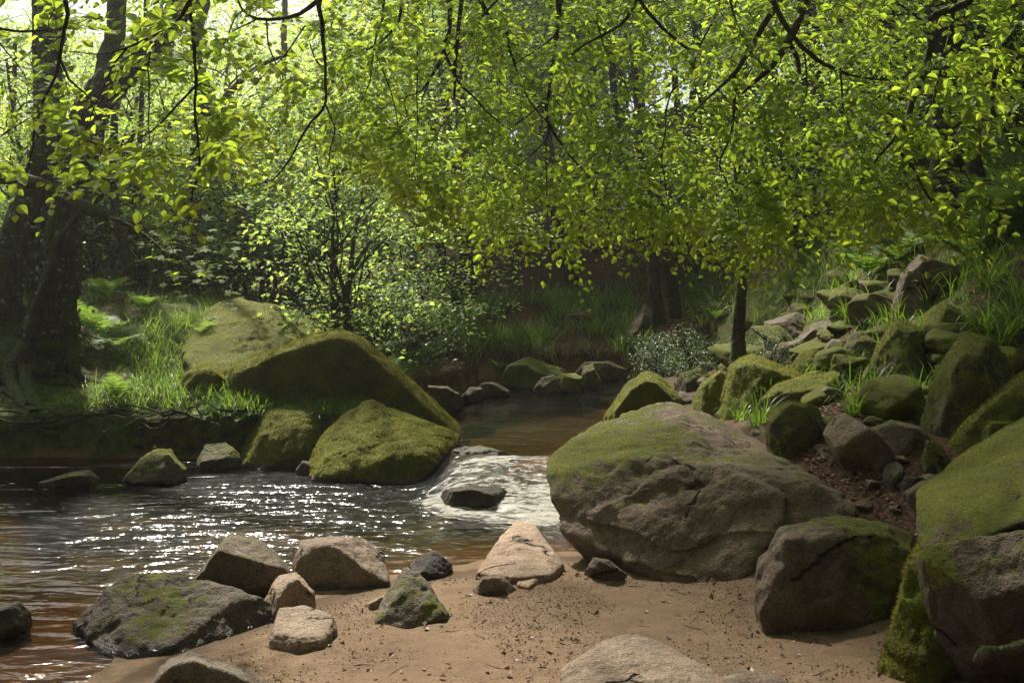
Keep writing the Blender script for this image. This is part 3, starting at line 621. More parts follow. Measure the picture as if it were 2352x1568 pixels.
# ---- right foreground
orock('squarish brown boulder with a litter strewn top and undercut base', [(1745,1400),(1752,1300),(1800,1226),(1870,1208),(1960,1204),(2060,1228),(2120,1240),(2130,1450),(2000,1500),(1860,1530),(1790,1478)], 1.0, y=4.95, lean=.35, moss=.25, seed=71, level=7, tone=.55, warm=.5, facet=.07,
      front=[(1760,1450,.2),(1800,1500,.25),(1870,1560,.3),(1990,1540,.3),(2100,1560,.3),(1760,1330,.05),(1810,1250,.1),(1900,1250,.0),(2090,1265,.05),(2090,1430,.0),(1780,1440,.0),(1950,1450,0)],
      mossbias=lambda V, n: .35*smooth((V[:,0]-1.72)/.2)+.3*smooth((1.35-V[:,0])/.1))
s1 = W((2095,1190,4.3),(2110,1120,4.7),(2200,1050,5.3),(2300,990,5.6),(2420,920,5.8),(2600,860,5.8),(2620,1150,4.0),(2400,1180,3.9),(2200,1250,3.95),(2110,1250,4.1),(2250,1100,4.4),(2150,1300,5.0),(2600,1300,5.4),(2450,1050,4.3))
rock('long sloping slab bright with moss on the right edge', [s1], level=7, p=60, cuts=4, rough=.035, seed=73, moss=.50, tone=.6, warm=.3, tufts=5000, th=.4, facet=.05)
s2 = W((2120,1260,3.9),(2210,1240,3.85),(2350,1220,3.8),(2550,1200,3.8),(2560,1650,3.9),(2200,1480,3.95),(2140,1420,4.0),(2190,1640,4.3),(2500,1700,4.4),(2110,1300,4.3),(2600,1300,4.8),(2150,1280,4.9),(2300,1420,3.62),(2500,1400,3.6),(2230,1290,3.68),(2500,1260,3.6),(2250,1450,3.9),(2500,1460,3.9))
rock('dark undercut grey boulder below the mossy slab at the right edge', [s2], level=7, p=60, cuts=5, rough=.05, seed=77, moss=.22, tone=.6, warm=.2, tufts=1500, th=.5, mossbias=lambda V, n: .45*smooth((1.78-V[:,0])/.12))
s3 = W((2040,1400,4.2),(2100,1220,4.25),(2200,1230,4.1),(2210,1400,4.05),(2200,1620,4.0),(2030,1640,4.15),(2010,1560,4.3),(2120,1250,4.7),(2220,1640,4.8),(2060,1640,4.8))
rock('shaggy moss hung rock column between the square boulder and the slab', [s3], level=6, p=18, rough=.10, seed=79, moss=.75, tone=.5, tufts=9000, th=.9)
orock('mossy diagonal boulder rising behind the sloping slab', [(2165,1050),(2225,965),(2290,900),(2360,855),(2450,830),(2480,960),(2300,1020),(2200,1070)], .9, lean=.6, moss=.75, swell=1.14, seed=81, level=6, tone=.85, tufts=3000)
orock('small moss capped rock wedged above the sloping slab', [(2240,1020),(2275,970),(2340,965),(2400,1000),(2330,1040)], .4, moss=.8, tone=.8, swell=1.14, seed=82, tufts=3000)
orock('tall dark upright block at the right with shaded mossy face', [(2120,975),(2160,862),(2213,782),(2270,790),(2322,832),(2350,885),(2330,940),(2220,1000),(2150,1010)], .8, lean=.15, moss=.55, swell=1.14, seed=83, level=6, tone=.6, tufts=1500, facet=.08)
orock('upright moss sided block standing on the leaf strewn path', [(1766,1002),(1770,950),(1812,932),(1880,944),(1886,1020),(1850,1040),(1780,1036)], .55, moss=.6, swell=1.14, seed=85, tone=.7, level=6, tufts=2000)
orock('low mossy stone beside the upright block on the path', [(1880,990),(1890,958),(1918,965),(1925,990),(1900,1000)], .4, moss=.4, swell=1.14, seed=86, tone=.8, level=4)
orock('smooth pale grey hump of rock in the path', [(1903,1002),(1930,962),(1975,958),(2015,985),(2060,1040),(2050,1075),(1970,1060)], .8, lean=.8, moss=.08, swell=1.14, seed=87, tone=1.05, warm=.35, level=6)
orock('rounded grey rock with a mossy spot right of the pale hump', [(1990,992),(2050,972),(2110,985),(2135,1010),(2100,1050),(2040,1060)], .7, moss=.3, swell=1.14, seed=89, tone=.9, warm=.25, level=6)
orock('small upright grey stone in the litter gully', [(2028,1115),(2034,1070),(2060,1062),(2076,1080),(2070,1118),(2045,1128)], .25, moss=.1, swell=1.14, seed=91, tone=.85, level=5)
orock('round little stone beside the small upright stone', [(2068,1118),(2080,1098),(2108,1102),(2112,1126),(2085,1132)], .22, moss=.15, swell=1.14, seed=92, tone=.6, level=4)
orock('dark cobble at the foot of the mossy diagonal boulder', [(2085,1090),(2098,1072),(2130,1072),(2142,1095),(2105,1100)], .25, moss=.15, swell=1.14, seed=93, tone=.5, level=4)
orock('flat angular stone next to the driftwood sliver in the gully', [(2080,1135),(2120,1110),(2170,1100),(2160,1150),(2110,1165)], .3, moss=.15, swell=1.14, seed=94, tone=.8, level=5)
orock('moss edged stub of rock under the diagonal boulder', [(2120,1060),(2130,1020),(2160,1015),(2185,1050),(2170,1085),(2130,1085)], .3, moss=.6, swell=1.14, seed=95, tone=.8, level=5, tufts=2000)
orock('pointed mossy rock rising from the pool edge behind the great boulder', [(1398,955),(1440,890),(1480,862),(1512,870),(1558,918),(1560,960),(1460,975)], .75, lean=.5, moss=.8, tone=.75, cuts=0, swell=1.14, seed=97, level=6, tufts=2500)
orock('mossy rock in the shade beside the pointed rock and the small tree', [(1588,945),(1612,888),(1665,852),(1690,880),(1690,950),(1620,965)], .7, moss=.7, tone=.65, swell=1.14, seed=99, tufts=1500)
orock('rounded moss covered boulder at the foot of the small tree', [(1658,925),(1688,842),(1730,822),(1822,858),(1872,880),(1830,908),(1740,945)], .9, lean=.6, moss=.85, tone=.85, swell=1.14, seed=101, level=6, tufts=3000)
orock('long low mossy boulder with ivy on its shaded side', [(1745,935),(1790,890),(1862,865),(1935,858),(1955,890),(1900,930),(1800,950)], .8, lean=.5, moss=.75, tone=.8, swell=1.14, seed=103, level=6, tufts=2500)
orock('small shaggy moss ball of a rock above the rounded mossy boulder', [(1818,848),(1838,816),(1885,806),(1902,840),(1896,862),(1845,868)], .5, moss=1.0, tone=.9, swell=1.14, seed=105, tufts=4000)
orock('tall leaning grey and green rock on the slope', [(1985,880),(2018,802),(2058,742),(2112,760),(2145,800),(2120,850),(2050,890)], .9, lean=.7, moss=.55, tone=1.0, swell=1.14, seed=107, level=6, tufts=2000)
orock('squat mossy rock perched beside the tall leaning rock', [(2118,792),(2130,722),(2160,700),(2212,730),(2232,780),(2190,822),(2140,825)], .8, moss=.6, tone=.85, swell=1.14, seed=109, level=6, tufts=2500)
orock('big grey outcrop jutting from the slope below the ferns', [(2058,700),(2072,642),(2118,586),(2192,588),(2215,640),(2190,700),(2110,725)], 1.2, moss=.18, tone=.95, warm=.15, swell=1.14, seed=111, level=6, facet=.1)
orock('flat rock with mossy back on the slope left of the tall leaning rock', [(1930,820),(1955,775),(1990,762),(2030,790),(2010,835),(1950,845)], .7, moss=.4, tone=.8, swell=1.14, seed=113)
# ---- sloping slabs under the far right bank
for k, (lab, ol, y) in enumerate([
    ('upper ledge of layered bedrock left of the slope grass', [(1752,792),(1762,742),(1832,720),(1872,740),(1850,790),(1800,802)], 13.5),
    ('slanted bedrock slab rising under the slope grass', [(1800,815),(1868,745),(1935,722),(1968,742),(1940,790),(1860,815)], 12.8),
    ('broad dark bedrock slab behind the moss ball rock', [(1740,830),(1790,790),(1850,780),(1868,810),(1800,840)], 12.6),
    ('long brown ledge over the small mossy rocks', [(1800,835),(1850,800),(1930,795),(1950,815),(1880,832)], 12.0),
    ('grey cobble between the bedrock ledges', [(1890,800),(1910,778),(1950,782),(1955,808),(1915,815)], 11.6),
    ('tilted purple brown bedrock face across the upper pool', [(1400,818),(1440,760),(1478,702),(1520,735),(1530,800),(1470,850),(1410,845)], 18.6),
    ('low bedrock apron at the head of the upper pool', [(1425,852),(1470,828),(1540,832),(1580,860),(1500,870)], 18.2),
    ('bedrock hump under the slope across the upper pool', [(1270,760),(1300,712),(1370,700),(1420,735),(1400,790),(1300,800)], 19.8)]):
    orock(lab, ol, 1.2 if y > 15 else .8, y=y, lean=1.0, moss=.22, tone=.7, warm=.2, seed=120+k, strata=2.0 if k != 4 else 0)
# ---- stones in and beyond the upper pool
for k, (lab, ol, y, ms) in enumerate([
    ('largest mossy rock across the upper pool with pale streaks', [(1148,890),(1170,842),(1222,823),(1300,848),(1338,868),(1345,892),(1220,898)], 15.8, .7),
    ('smooth round mossy stone right of the largest far rock', [(1285,892),(1292,862),(1322,852),(1338,868),(1336,890)], 15.2, .7),
    ('brown stone in front of the largest far rock', [(1225,895),(1245,868),(1272,862),(1295,895)], 15.0, .3),
    ('pointed brown stone standing in the far water', [(1332,890),(1340,842),(1362,838),(1382,880),(1370,892)], 15.6, .45),
    ('flat brown rock at the far right of the upper pool', [(1318,862),(1345,832),(1400,832),(1440,852),(1400,870)], 17.0, .35),
    ('brown rounded stone at the left edge of the upper pool', [(985,888),(1028,888),(1068,915),(1040,928),(990,920)], 13.6, .3),
    ('small dark stone left of the upper pool', [(1058,912),(1080,890),(1105,892),(1115,908),(1090,918)], 14.0, .2),
    ('long smooth stone at the back left of the upper pool', [(1088,900),(1108,880),(1140,878),(1172,896),(1130,906)], 14.6, .25),
    ('dark stone by the shore behind the pointed mossy rock', [(1545,900),(1562,858),(1610,845),(1640,872),(1620,905)], 13.0, .5),
    ('purple brown wet stone right of the pointed mossy rock', [(1545,925),(1560,900),(1590,905),(1600,935),(1570,942)], 11.8, .15),
    ('low mossy stone between the great boulder and the mossy rocks', [(1640,955),(1660,935),(1710,935),(1730,960),(1680,970)], 9.9, .6)]):
    orock(lab, ol, .7, y=y, moss=ms, tone=.65, seed=140+k)
# ---- small loose stones of the slope and the path
rs = np.random.RandomState(4)
STONES = []
def scatter_stones(spots, label, group, tone, warm, moss, smin, smax, ymax=1.0):
    first = []
    for k in range(3):
        pts = rs.normal(size=(14, 3)); pts /= np.linalg.norm(pts, axis=1)[:, None]; pts *= np.array((1, .75, .5))
        V, Fc, mask, wet, vn = rock_mesh([pts*.5], level=4, p=50, rough=.08, seed=200+k+len(STONES), moss=moss, fine=.6)
        me = mesh_np('stone', V, [Fc], M_ROCK, True, dict(mossmask=mask, wet=wet*0)); first.append(me)
    for i, (x, y) in enumerate(spots):
        s = smin+(smax-smin)*rs.rand()**2
        o = link('stone', first[i % 3], None, label, 'stone', group, tone=tone*float(rs.uniform(.8, 1.2)), warm=warm)
        o.location = (x, y, float(tz(np.array([x]), np.array([y]))[0])+s*.12); o.scale = (s, s*rs.uniform(.7, 1), s*rs.uniform(.6, 1)); o.rotation_euler = (rs.uniform(-.3, .3), rs.uniform(-.3, .3), rs.uniform(0, 6.3))
        STONES.append(o)
def pick(n, region, ok=lambda x, y: True):
    out = []
    while len(out) < n:
        u = rs.uniform(region[0], region[2]); v = rs.uniform(region[1], region[3]); h = hit(u, v)
        if ok(h[0], h[1]): out.append((h[0], h[1]))
    return out
scatter_stones(pick(30, (1720, 760, 2080, 1010)), 'small grey brown stone wedged among the rocks of the right slope', 'small stones on the right slope', .75, .2, .4, .12, .45)
for key_, n_ in (('a', 1),):
    scatter_stones(pick(26, (1720, 770, 2340, 960)), 'mossy angular boulder tumbled among others on the right slope', 'tumbled mossy boulders of the right slope', .75, .1, .72, .45, .95)
    scatter_stones(pick(16, (1760, 650, 2120, 775)), 'grey boulder stacked on the steep slope under the overhanging leaves', 'stacked boulders of the steep slope', .8, .15, .45, .45, 1.1)
    scatter_stones(pick(12, (1450, 760, 1800, 860)), 'dark boulder at the foot of the slope behind the small tree', 'boulders at the foot of the far slope', .55, .1, .5, .5, 1.3)
scatter_stones(pick(20, (1900, 1000, 2180, 1200)), 'small dusty stone in the litter path behind the great boulder', 'small stones of the litter path', .8, .4, .1, .06, .2)
scatter_stones(pick(14, (1400, 830, 1640, 900), lambda x, y: x > 1.7), 'dark cobble on the far shore of the upper pool', 'cobbles of the far shore', .5, .2, .3, .15, .5)
scatter_stones(pick(34, (500, 1340, 1740, 1560), lambda x, y: sdist(np.array([x]), np.array([y]))[0] < -.05), 'tiny pebble lying loose on the brown sand', 'pebbles on the sand', .9, .8, .0, .012, .045)
# ------------------------------------------------------------------ leaves
def frames(n, t):
    """Rotation matrices whose z axis is n and whose x axis follows t as closely as it can."""
    n = n/np.linalg.norm(n, axis=1)[:, None]; x = t-n*(t*n).sum(1)[:, None]; x /= np.linalg.norm(x, axis=1)[:, None]+1e-9
    return np.stack([x, np.cross(n, x), n], 2)          # columns
def place(tv, tf, pos, Rm, sc):
    """Copies of a template at many places -> verts, faces."""
    k = len(pos); V = np.einsum('nij,vj->nvi', Rm, tv)*sc[:, None, None]+pos[:, None]
    Fq = tf[None]+(np.arange(k)*len(tv))[:, None, None]
    return V.reshape(-1, 3), Fq.reshape(-1, tf.shape[1])
# beech leaf: unit length along +x from the stalk, folded a little along the midrib
bx = np.array([0, .10, .30, .55, .80, 1.0]); bw = np.array([0, .17, .31, .34, .21, 0])
LV, LF = [], []
mid = [(x, 0, -.02*math.sin(x*PI)) for x in bx]
LV = mid+[(x, w, .10*w/.34+.012*((i % 2)*2-1)) for i, (x, w) in enumerate(zip(bx[1:-1], bw[1:-1]))]+[(x, -w, .10*w/.34+.012*((i % 2)*2-1)) for i, (x, w) in enumerate(zip(bx[1:-1], bw[1:-1]))]
LV = np.array(LV); LV[:, 2] -= .12*LV[:, 0]**2
LFt = [(0, 1, 6), (0, 10, 1), (4, 5, 9), (4, 13, 5)]; LFq = []
for i in range(3):
    LFq += [(1+i, 2+i, 7+i, 6+i), (1+i, 10+i, 11+i, 2+i)]
LFt = np.array(LFt); LFq = np.array(LFq)
# far leaf: two triangles folded on the midrib
SV = np.array([(0, 0, 0), (.5, .30, .07), (1, 0, -.05), (.5, -.30, .07)]); SF = np.array([(0, 2, 1), (0, 3, 2)])

# ------------------------------------------------------------------ overhanging beech boughs
MAINS = {  # thick lines read off the photograph: (u, v, depth, radius in metres)
 0: [[(-60,-60,3.4,.009),(140,-20,3.4,.008),(141,110,3.4,.006),(120,190,3.4,.005),(88,260,3.4,.004),(72,330,3.4,.003),(58,400,3.4,.002)],
     [(141,140,3.4,.005),(160,190,3.4,.004),(200,225,3.4,.003),(230,270,3.4,.002)],
     [(-40,60,3.7,.006),(40,72,3.7,.005),(110,70,3.7,.003)],
     [(-20,330,3.5,.004),(20,300,3.5,.003),(70,270,3.5,.002)]],
 1: [[(470,-60,3.5,.010),(436,4,3.5,.008),(400,55,3.5,.006),(350,84,3.5,.005),(290,110,3.5,.004),(230,125,3.5,.003),(160,118,3.5,.002)],
     [(350,84,3.5,.004),(343,150,3.5,.003),(345,230,3.5,.0025),(340,300,3.5,.002),(344,370,3.5,.0015)],
     [(290,110,3.5,.004),(250,160,3.5,.003),(225,230,3.5,.0025),(190,310,3.5,.002)]],
 2: [[(440,-60,3.7,.008),(437,0,3.7,.008),(442,90,3.7,.007),(449,200,3.7,.006),(450,290,3.7,.005),(456,390,3.7,.004),(440,450,3.7,.003),(430,520,3.7,.002)],
     [(446,200,3.7,.005),(400,250,3.7,.004),(350,300,3.7,.003),(290,330,3.7,.002),(220,370,3.7,.0015)],
     [(452,330,3.7,.004),(430,360,3.7,.003),(350,350,3.7,.002),(250,372,3.7,.0015)],
     [(430,440,3.7,.003),(410,500,3.7,.002),(385,560,3.7,.0015),(440,640,3.7,.001)]],
 3: [[(760,-60,4.2,.012),(737,2,4.2,.011),(742,70,4.2,.009),(745,150,4.2,.007),(745,240,4.2,.006),(705,290,4.2,.005),(675,350,4.2,.004),(640,400,4.2,.003),(605,420,4.2,.002),(530,418,4.2,.0015)],
     [(745,240,4.2,.004),(768,300,4.2,.003),(760,370,4.2,.002),(775,470,4.2,.0015)],
     [(730,2,4.3,.012),(690,32,4.3,.010),(640,44,4.3,.008),(590,44,4.3,.007),(555,25,4.3,.005),(545,0,4.3,.004)],
     [(610,44,4.3,.004),(620,120,4.3,.003),(650,190,4.3,.003),(600,250,4.3,.002),(640,310,4.3,.0015)],
     [(590,44,4.3,.004),(520,90,4.3,.003),(545,190,4.3,.002),(500,280,4.3,.0015)],
     [(700,60,4.3,.004),(650,130,4.3,.003),(600,180,4.3,.002),(560,220,4.3,.0015)]],
 4: [[(950,-60,4.6,.009),(925,0,4.6,.008),(915,50,4.6,.007),(880,90,4.6,.006),(857,108,4.6,.005),(800,132,4.6,.003)],
     [(857,108,4.6,.004),(850,180,4.6,.003),(830,230,4.6,.002),(800,280,4.6,.0015)],
     [(885,-30,4.5,.007),(880,40,4.5,.006),(860,110,4.5,.004),(895,200,4.5,.003),(915,290,4.5,.002)],
     [(800,330,4.6,.003),(850,370,4.6,.002),(880,390,4.6,.0015)],
     [(960,100,4.6,.004),(960,260,4.6,.003),(950,380,4.6,.002),(940,450,4.6,.0015)]],
 5: [[(1030,-60,4.8,.013),(1032,0,4.8,.012),(1030,70,4.8,.010),(1018,110,4.8,.009),(1045,180,4.8,.006),(1090,225,4.8,.005),(1160,290,4.8,.003)],
     [(1064,-40,4.8,.012),(1060,10,4.8,.011),(1048,100,4.8,.010),(1042,170,4.8,.008),(1041,230,4.8,.006)],
     [(1018,110,4.8,.006),(1000,160,4.8,.005),(965,210,4.8,.004),(930,225,4.8,.003),(935,260,4.8,.002)],
     [(1160,-20,4.8,.007),(1110,35,4.8,.006),(1040,110,4.8,.005),(980,200,4.8,.003),(960,280,4.8,.002)],
     [(1045,250,4.8,.004),(1010,300,4.8,.003),(975,370,4.8,.002),(950,430,4.8,.0015)]],
 6: [[(1085,-50,5.0,.014),(1105,0,5.0,.013),(1130,50,5.0,.012),(1165,75,5.0,.010),(1172,110,5.0,.008),(1195,190,5.0,.006),(1225,245,5.0,.004),(1290,310,5.0,.002)],
     [(1280,-50,5.0,.014),(1285,40,5.0,.012),(1272,110,5.0,.011),(1262,190,5.0,.010),(1256,270,5.0,.008),(1295,340,5.0,.006),(1345,395,5.0,.004),(1385,450,5.0,.003),(1400,500,5.0,.002)],
     [(1256,270,5.0,.006),(1255,320,5.0,.004),(1180,390,5.0,.003),(1120,440,5.0,.002)],
     [(1256,230,5.0,.005),(1180,290,5.0,.004),(1110,330,5.0,.003),(1060,370,5.0,.002)],
     [(1256,330,5.0,.004),(1255,450,5.0,.003),(1265,560,5.0,.0015)],
     [(1300,-40,5.0,.006),(1290,20,5.0,.005),(1275,80,5.0,.004),(1180,150,5.0,.002)]],
 7: [[(1480,-60,4.7,.011),(1455,10,4.7,.009),(1420,60,4.7,.007),(1340,105,4.7,.005),(1290,150,4.7,.003)],
     [(1450,-40,4.7,.010),(1490,30,4.7,.009),(1560,95,4.7,.007),(1590,130,4.7,.007),(1575,180,4.7,.006),(1540,215,4.7,.005),(1528,290,4.7,.004),(1520,380,4.7,.003),(1545,480,4.7,.002),(1590,520,4.7,.0015)],
     [(1540,215,4.7,.004),(1470,260,4.7,.003),(1420,310,4.7,.002)],
     [(1370,50,4.7,.004),(1400,130,4.7,.003),(1440,200,4.7,.002),(1460,280,4.7,.0015)],
     [(1660,-40,4.6,.008),(1640,40,4.6,.006),(1600,125,4.6,.004),(1600,200,4.6,.003),(1630,280,4.6,.002)]],
 8: [[(1815,-60,4.3,.017),(1790,0,4.3,.016),(1760,50,4.3,.014),(1712,130,4.3,.012),(1692,165,4.3,.010),(1650,205,4.3,.007),(1610,240,4.3,.004),(1580,280,4.3,.002)],
     [(1692,165,4.3,.007),(1688,240,4.3,.006),(1675,320,4.3,.005),(1655,380,4.3,.004),(1690,460,4.3,.003),(1700,560,4.3,.0015)],
     [(1665,-40,4.3,.006),(1690,40,4.3,.005),(1725,120,4.3,.004),(1790,190,4.3,.002)]],
 9: [[(1860,-60,4.2,.018),(1840,30,4.2,.017),(1815,90,4.2,.016),(1775,150,4.2,.013),(1730,190,4.2,.009),(1705,215,4.2,.006)],
     [(1812,95,4.2,.010),(1830,130,4.2,.009),(1838,170,4.2,.007)],
     [(1755,-40,4.2,.012),(1800,55,4.2,.011),(1850,110,4.2,.010),(1900,148,4.2,.008),(1960,175,4.2,.006),(2045,185,4.2,.003)],
     [(1930,155,4.2,.005),(1935,240,4.2,.004),(1960,320,4.2,.003),(2010,400,4.2,.002)],
     [(1850,120,4.2,.004),(1850,220,4.2,.003),(1790,330,4.2,.002),(1740,430,4.2,.0015)]],
 10: [[(2300,-50,4.0,.017),(2210,12,4.0,.016),(2140,40,4.0,.015),(2137,110,4.0,.014),(2120,170,4.0,.013),(2095,230,4.0,.012),(2070,295,4.0,.010),(2030,345,4.0,.006),(1990,400,4.0,.004),(1950,460,4.0,.002)],
      [(2070,350,4.0,.007),(2100,390,4.0,.005),(2130,450,4.0,.004),(2180,520,4.0,.002)],
      [(2190,10,4.0,.009),(2180,90,4.0,.008),(2155,180,4.0,.006),(2145,270,4.0,.005),(2185,340,4.0,.004),(2235,430,4.0,.002)],
      [(2195,50,4.0,.005),(2240,90,4.0,.004),(2290,140,4.0,.003)]],
 11: [[(2400,-60,3.9,.014),(2345,50,3.9,.013),(2300,110,3.9,.012),(2285,180,3.9,.010),(2282,260,3.9,.008),(2330,320,3.9,.005),(2380,350,3.9,.003)],
      [(2282,260,3.9,.005),(2250,330,3.9,.004),(2260,420,3.9,.002)],
      [(2400,200,3.9,.006),(2340,260,3.9,.004),(2300,330,3.9,.003)]],
}
ENV_U = [-100, 0, 120, 250, 330, 400, 470, 540, 640, 740, 860, 950, 1000, 1090, 1200, 1290, 1330, 1400, 1480, 1560, 1640, 1700, 1800, 1900, 2000, 2100, 2200, 2300, 2460]
ENV_V = [430, 420, 440, 470, 460, 560, 500, 420, 400, 420, 430, 500, 555, 580, 600, 625, 590, 555, 570, 600, 655, 655, 640, 610, 600, 590, 560, 470, 430]
BOUGH_LABEL = {
 0: 'beech bough hanging at the far left edge with large pale green leaves',
 1: 'thin beech bough arching left across the mossy trunks from the top edge',
 2: 'long plumb straight beech bough dangling near the slender left trunk down to the sycamore leaves',
 3: 'beech bough with a mossy crooked elbow at the top and sparse hanging twigs',
 4: 'fine beech bough sweeping left and down over the bright gap in the wood',
 5: 'beech bough made of two near parallel dark stems ending in a blunt tip',
 6: 'dense beech bough with a long straight stem dropping to the lowest centre leaves',
 7: 'beech bough that forks near the top edge over the dark slope',
 8: 'thick mossy beech bough slanting down left with leaves hanging lowest beside the small tree',
 9: 'knobbly mossy beech bough with a snapped stub and a long side limb to the right',
 10: 'heavy kinked mossy beech bough crossing in front of the big shaded trunk',
 11: 'mossy beech bough curling down at the top right corner'}
rng = np.random.RandomState(21)
def grow_bough(k, ntarget, urange):
    pts, rad, tubes = [], [], []
    for line in MAINS[k]:
        w = np.array([P(u, v, d) for u, v, d, r in line]); r = np.array([q[3] for q in line])
        n = max(8, int(np.linalg.norm(np.diff(w, axis=0), axis=1).sum()/.035)); c = catmull(w, n); rr = np.interp(np.linspace(0, 1, n), np.linspace(0, 1, len(r)), r)
        c = c+fbm(c*6+k, 3).reshape(-1, 1)*.018*np.array((1, .6, .5))
        tubes.append((c, rr)); pts.append(c); rad.append(rr)
    nodes = np.concatenate(pts); nrad = np.concatenate(rad)
    # twig tips to reach
    T = []
    while len(T) < ntarget:
        u = rng.uniform(*urange); ev = np.interp(u, ENV_U, ENV_V)+rng.normal()*14-14
        v = -90+(ev+90)*(1-rng.rand()**1.25*1.0)
        base = MAINS[k][0][0][2]
        dens = 1.0
        if u < 760: dens = .62 if v < 330 else .5
        if u > 1500 and noise3(np.array([[u/150., v/110., 3.3]]))[0] < -.18: dens = .25
        if rng.rand() > dens: continue
        T.append(P(u, v, base+rng.uniform(-.35, 1.0)*(.8 if u < 700 else 1.0)))
    T = np.array(T); T = T[np.argsort(np.min(np.linalg.norm(T[:, None]-nodes[None, ::4], axis=2), axis=1))]
    leafP, leafX, leafN, leafS = [], [], [], []
    for t in T:
        d = t-nodes; dist = np.linalg.norm(d, axis=1)
        cost = dist+np.maximum(0, d[:, 2])*1.6+np.where(nrad < .0009, .3, 0)       # prefer to grow from above
        j = cost.argmin(); a = nodes[j]; L = dist[j]
        if L < .04: continue
        n = max(4, int(L/.03)); s = np.linspace(0, 1, n)[:, None]
        bow = np.array((rng.normal()*.05, rng.normal()*.05, .10+rng.rand()*.08))*L
        c = a*(1-s)+t*s+bow*np.sin(s*PI)+rng.normal(size=3)*.03*L*np.sin(s*2*PI)
        r = np.maximum(min(nrad[j]*.8, .0028*(.5+L*1.2))*(1-s[:, 0]*.75), .0006)
        tubes.append((c, r)); nodes = np.vstack([nodes, c[1:]]); nrad = np.concatenate([nrad, r[1:]])
        # leaves in two ranks along the twig's last stretch
        lenL = min(L, rng.uniform(.28, .5)); seg = c[-max(2, int(lenL/L*n)):]
        m = max(3, int(lenL/.028)); cc = catmull(seg, m) if len(seg) > 2 else np.linspace(seg[0], seg[-1], m)
        up = np.array((rng.normal()*.30, -.72+rng.normal()*.28, .72)); up /= np.linalg.norm(up)
        def leaves_along(cc, up):
            m = len(cc); tg = np.gradient(cc, axis=0); tg /= np.linalg.norm(tg, axis=1)[:, None]+1e-9
            side = np.cross(up, tg); side /= np.linalg.norm(side, axis=1)[:, None]+1e-9
            sg = np.where(np.arange(m) % 2, 1, -1)[:, None]
            x = tg*.62+side*sg*.8+rng.normal(size=(m, 3))*.16; x[-1] = tg[-1]
            leafP.append(cc+x*.006); leafX.append(x+np.array((0, 0, -.22))); leafN.append(up+rng.normal(size=(m, 3))*.20)
            leafS.append(.046*rng.uniform(.5, 1.2, m)*np.linspace(1.05, .8, m)*(1.1 if t[0] < -.9 else .95))
        leaves_along(cc, up)
        # the side shoots of the same flat spray
        for q in range(rng.randint(2, 5)):
            f = rng.uniform(.1, .85); b0 = cc[int(f*(m-1))]; tg0 = cc[-1]-cc[0]; tg0 /= np.linalg.norm(tg0)+1e-9
            sd0 = np.cross(up, tg0); sd0 /= np.linalg.norm(sd0)+1e-9; l2 = rng.uniform(.12, .30)*(1.1-.4*f)
            e = b0+(tg0*rng.uniform(.6, 1.1)+sd0*rng.uniform(.6, 1.0)*(1 if q % 2 else -1))*l2*.75+np.array((0, 0, -.03-.05*rng.rand()))
            n2 = max(3, int(l2/.03)); s2 = np.linspace(0, 1, n2)[:, None]; c2 = b0*(1-s2)+e*s2+np.array((0, 0, .02))*np.sin(s2*PI)
            tubes.append((c2, np.linspace(.0011, .0005, n2))); leaves_along(c2[1:] if n2 > 3 else c2, up)
    root = link('beech_bough', None, None, BOUGH_LABEL[k], 'branch', 'beech boughs hanging over the stream')
    org = MAINS[k][0][0]; o3 = P(*org[:3]); root.location = o3
    acc = Acc()
    for c, r in tubes:
        big = r.max() > .004; step = 1 if big else 1
        V, Fq = tube(c[::step], r[::step], 7 if big else 4, .5 if big else 0, k); acc.add(V-o3, [Fq])
    link('twigs', acc.mesh('twigs', M_TWIG if k not in (8, 9, 10, 11) else M_BARK), root)
    p = np.concatenate(leafP); Rm = frames(np.concatenate(leafN), np.concatenate(leafX)); sc = np.concatenate(leafS)
    V1, Ft = place(LV, LFt, p-o3, Rm, sc); _, Fq = place(LV, LFq, p-o3, Rm, sc)
    link('leaves', mesh_np('leaves', V1, [Ft, Fq], M_BEECH, False), root)
    return len(p)
nl = 0
for k, (n_, ur) in {0: (62, (-90, 230)), 1: (64, (110, 400)), 2: (70, (230, 560)), 3: (95, (500, 800)), 4: (95, (760, 1000)), 5: (105, (900, 1180)), 6: (150, (1050, 1400)),
                    7: (130, (1280, 1640)), 8: (95, (1540, 1800)), 9: (120, (1680, 2060)), 10: (140, (1900, 2290)), 11: (80, (2180, 2440))}.items():
    nl += grow_bough(k, int(n_*(.30 if k < 2 else .45 if k < 4 else 1.1 if k < 8 else .95)), ur)
print('beech leaves', nl)

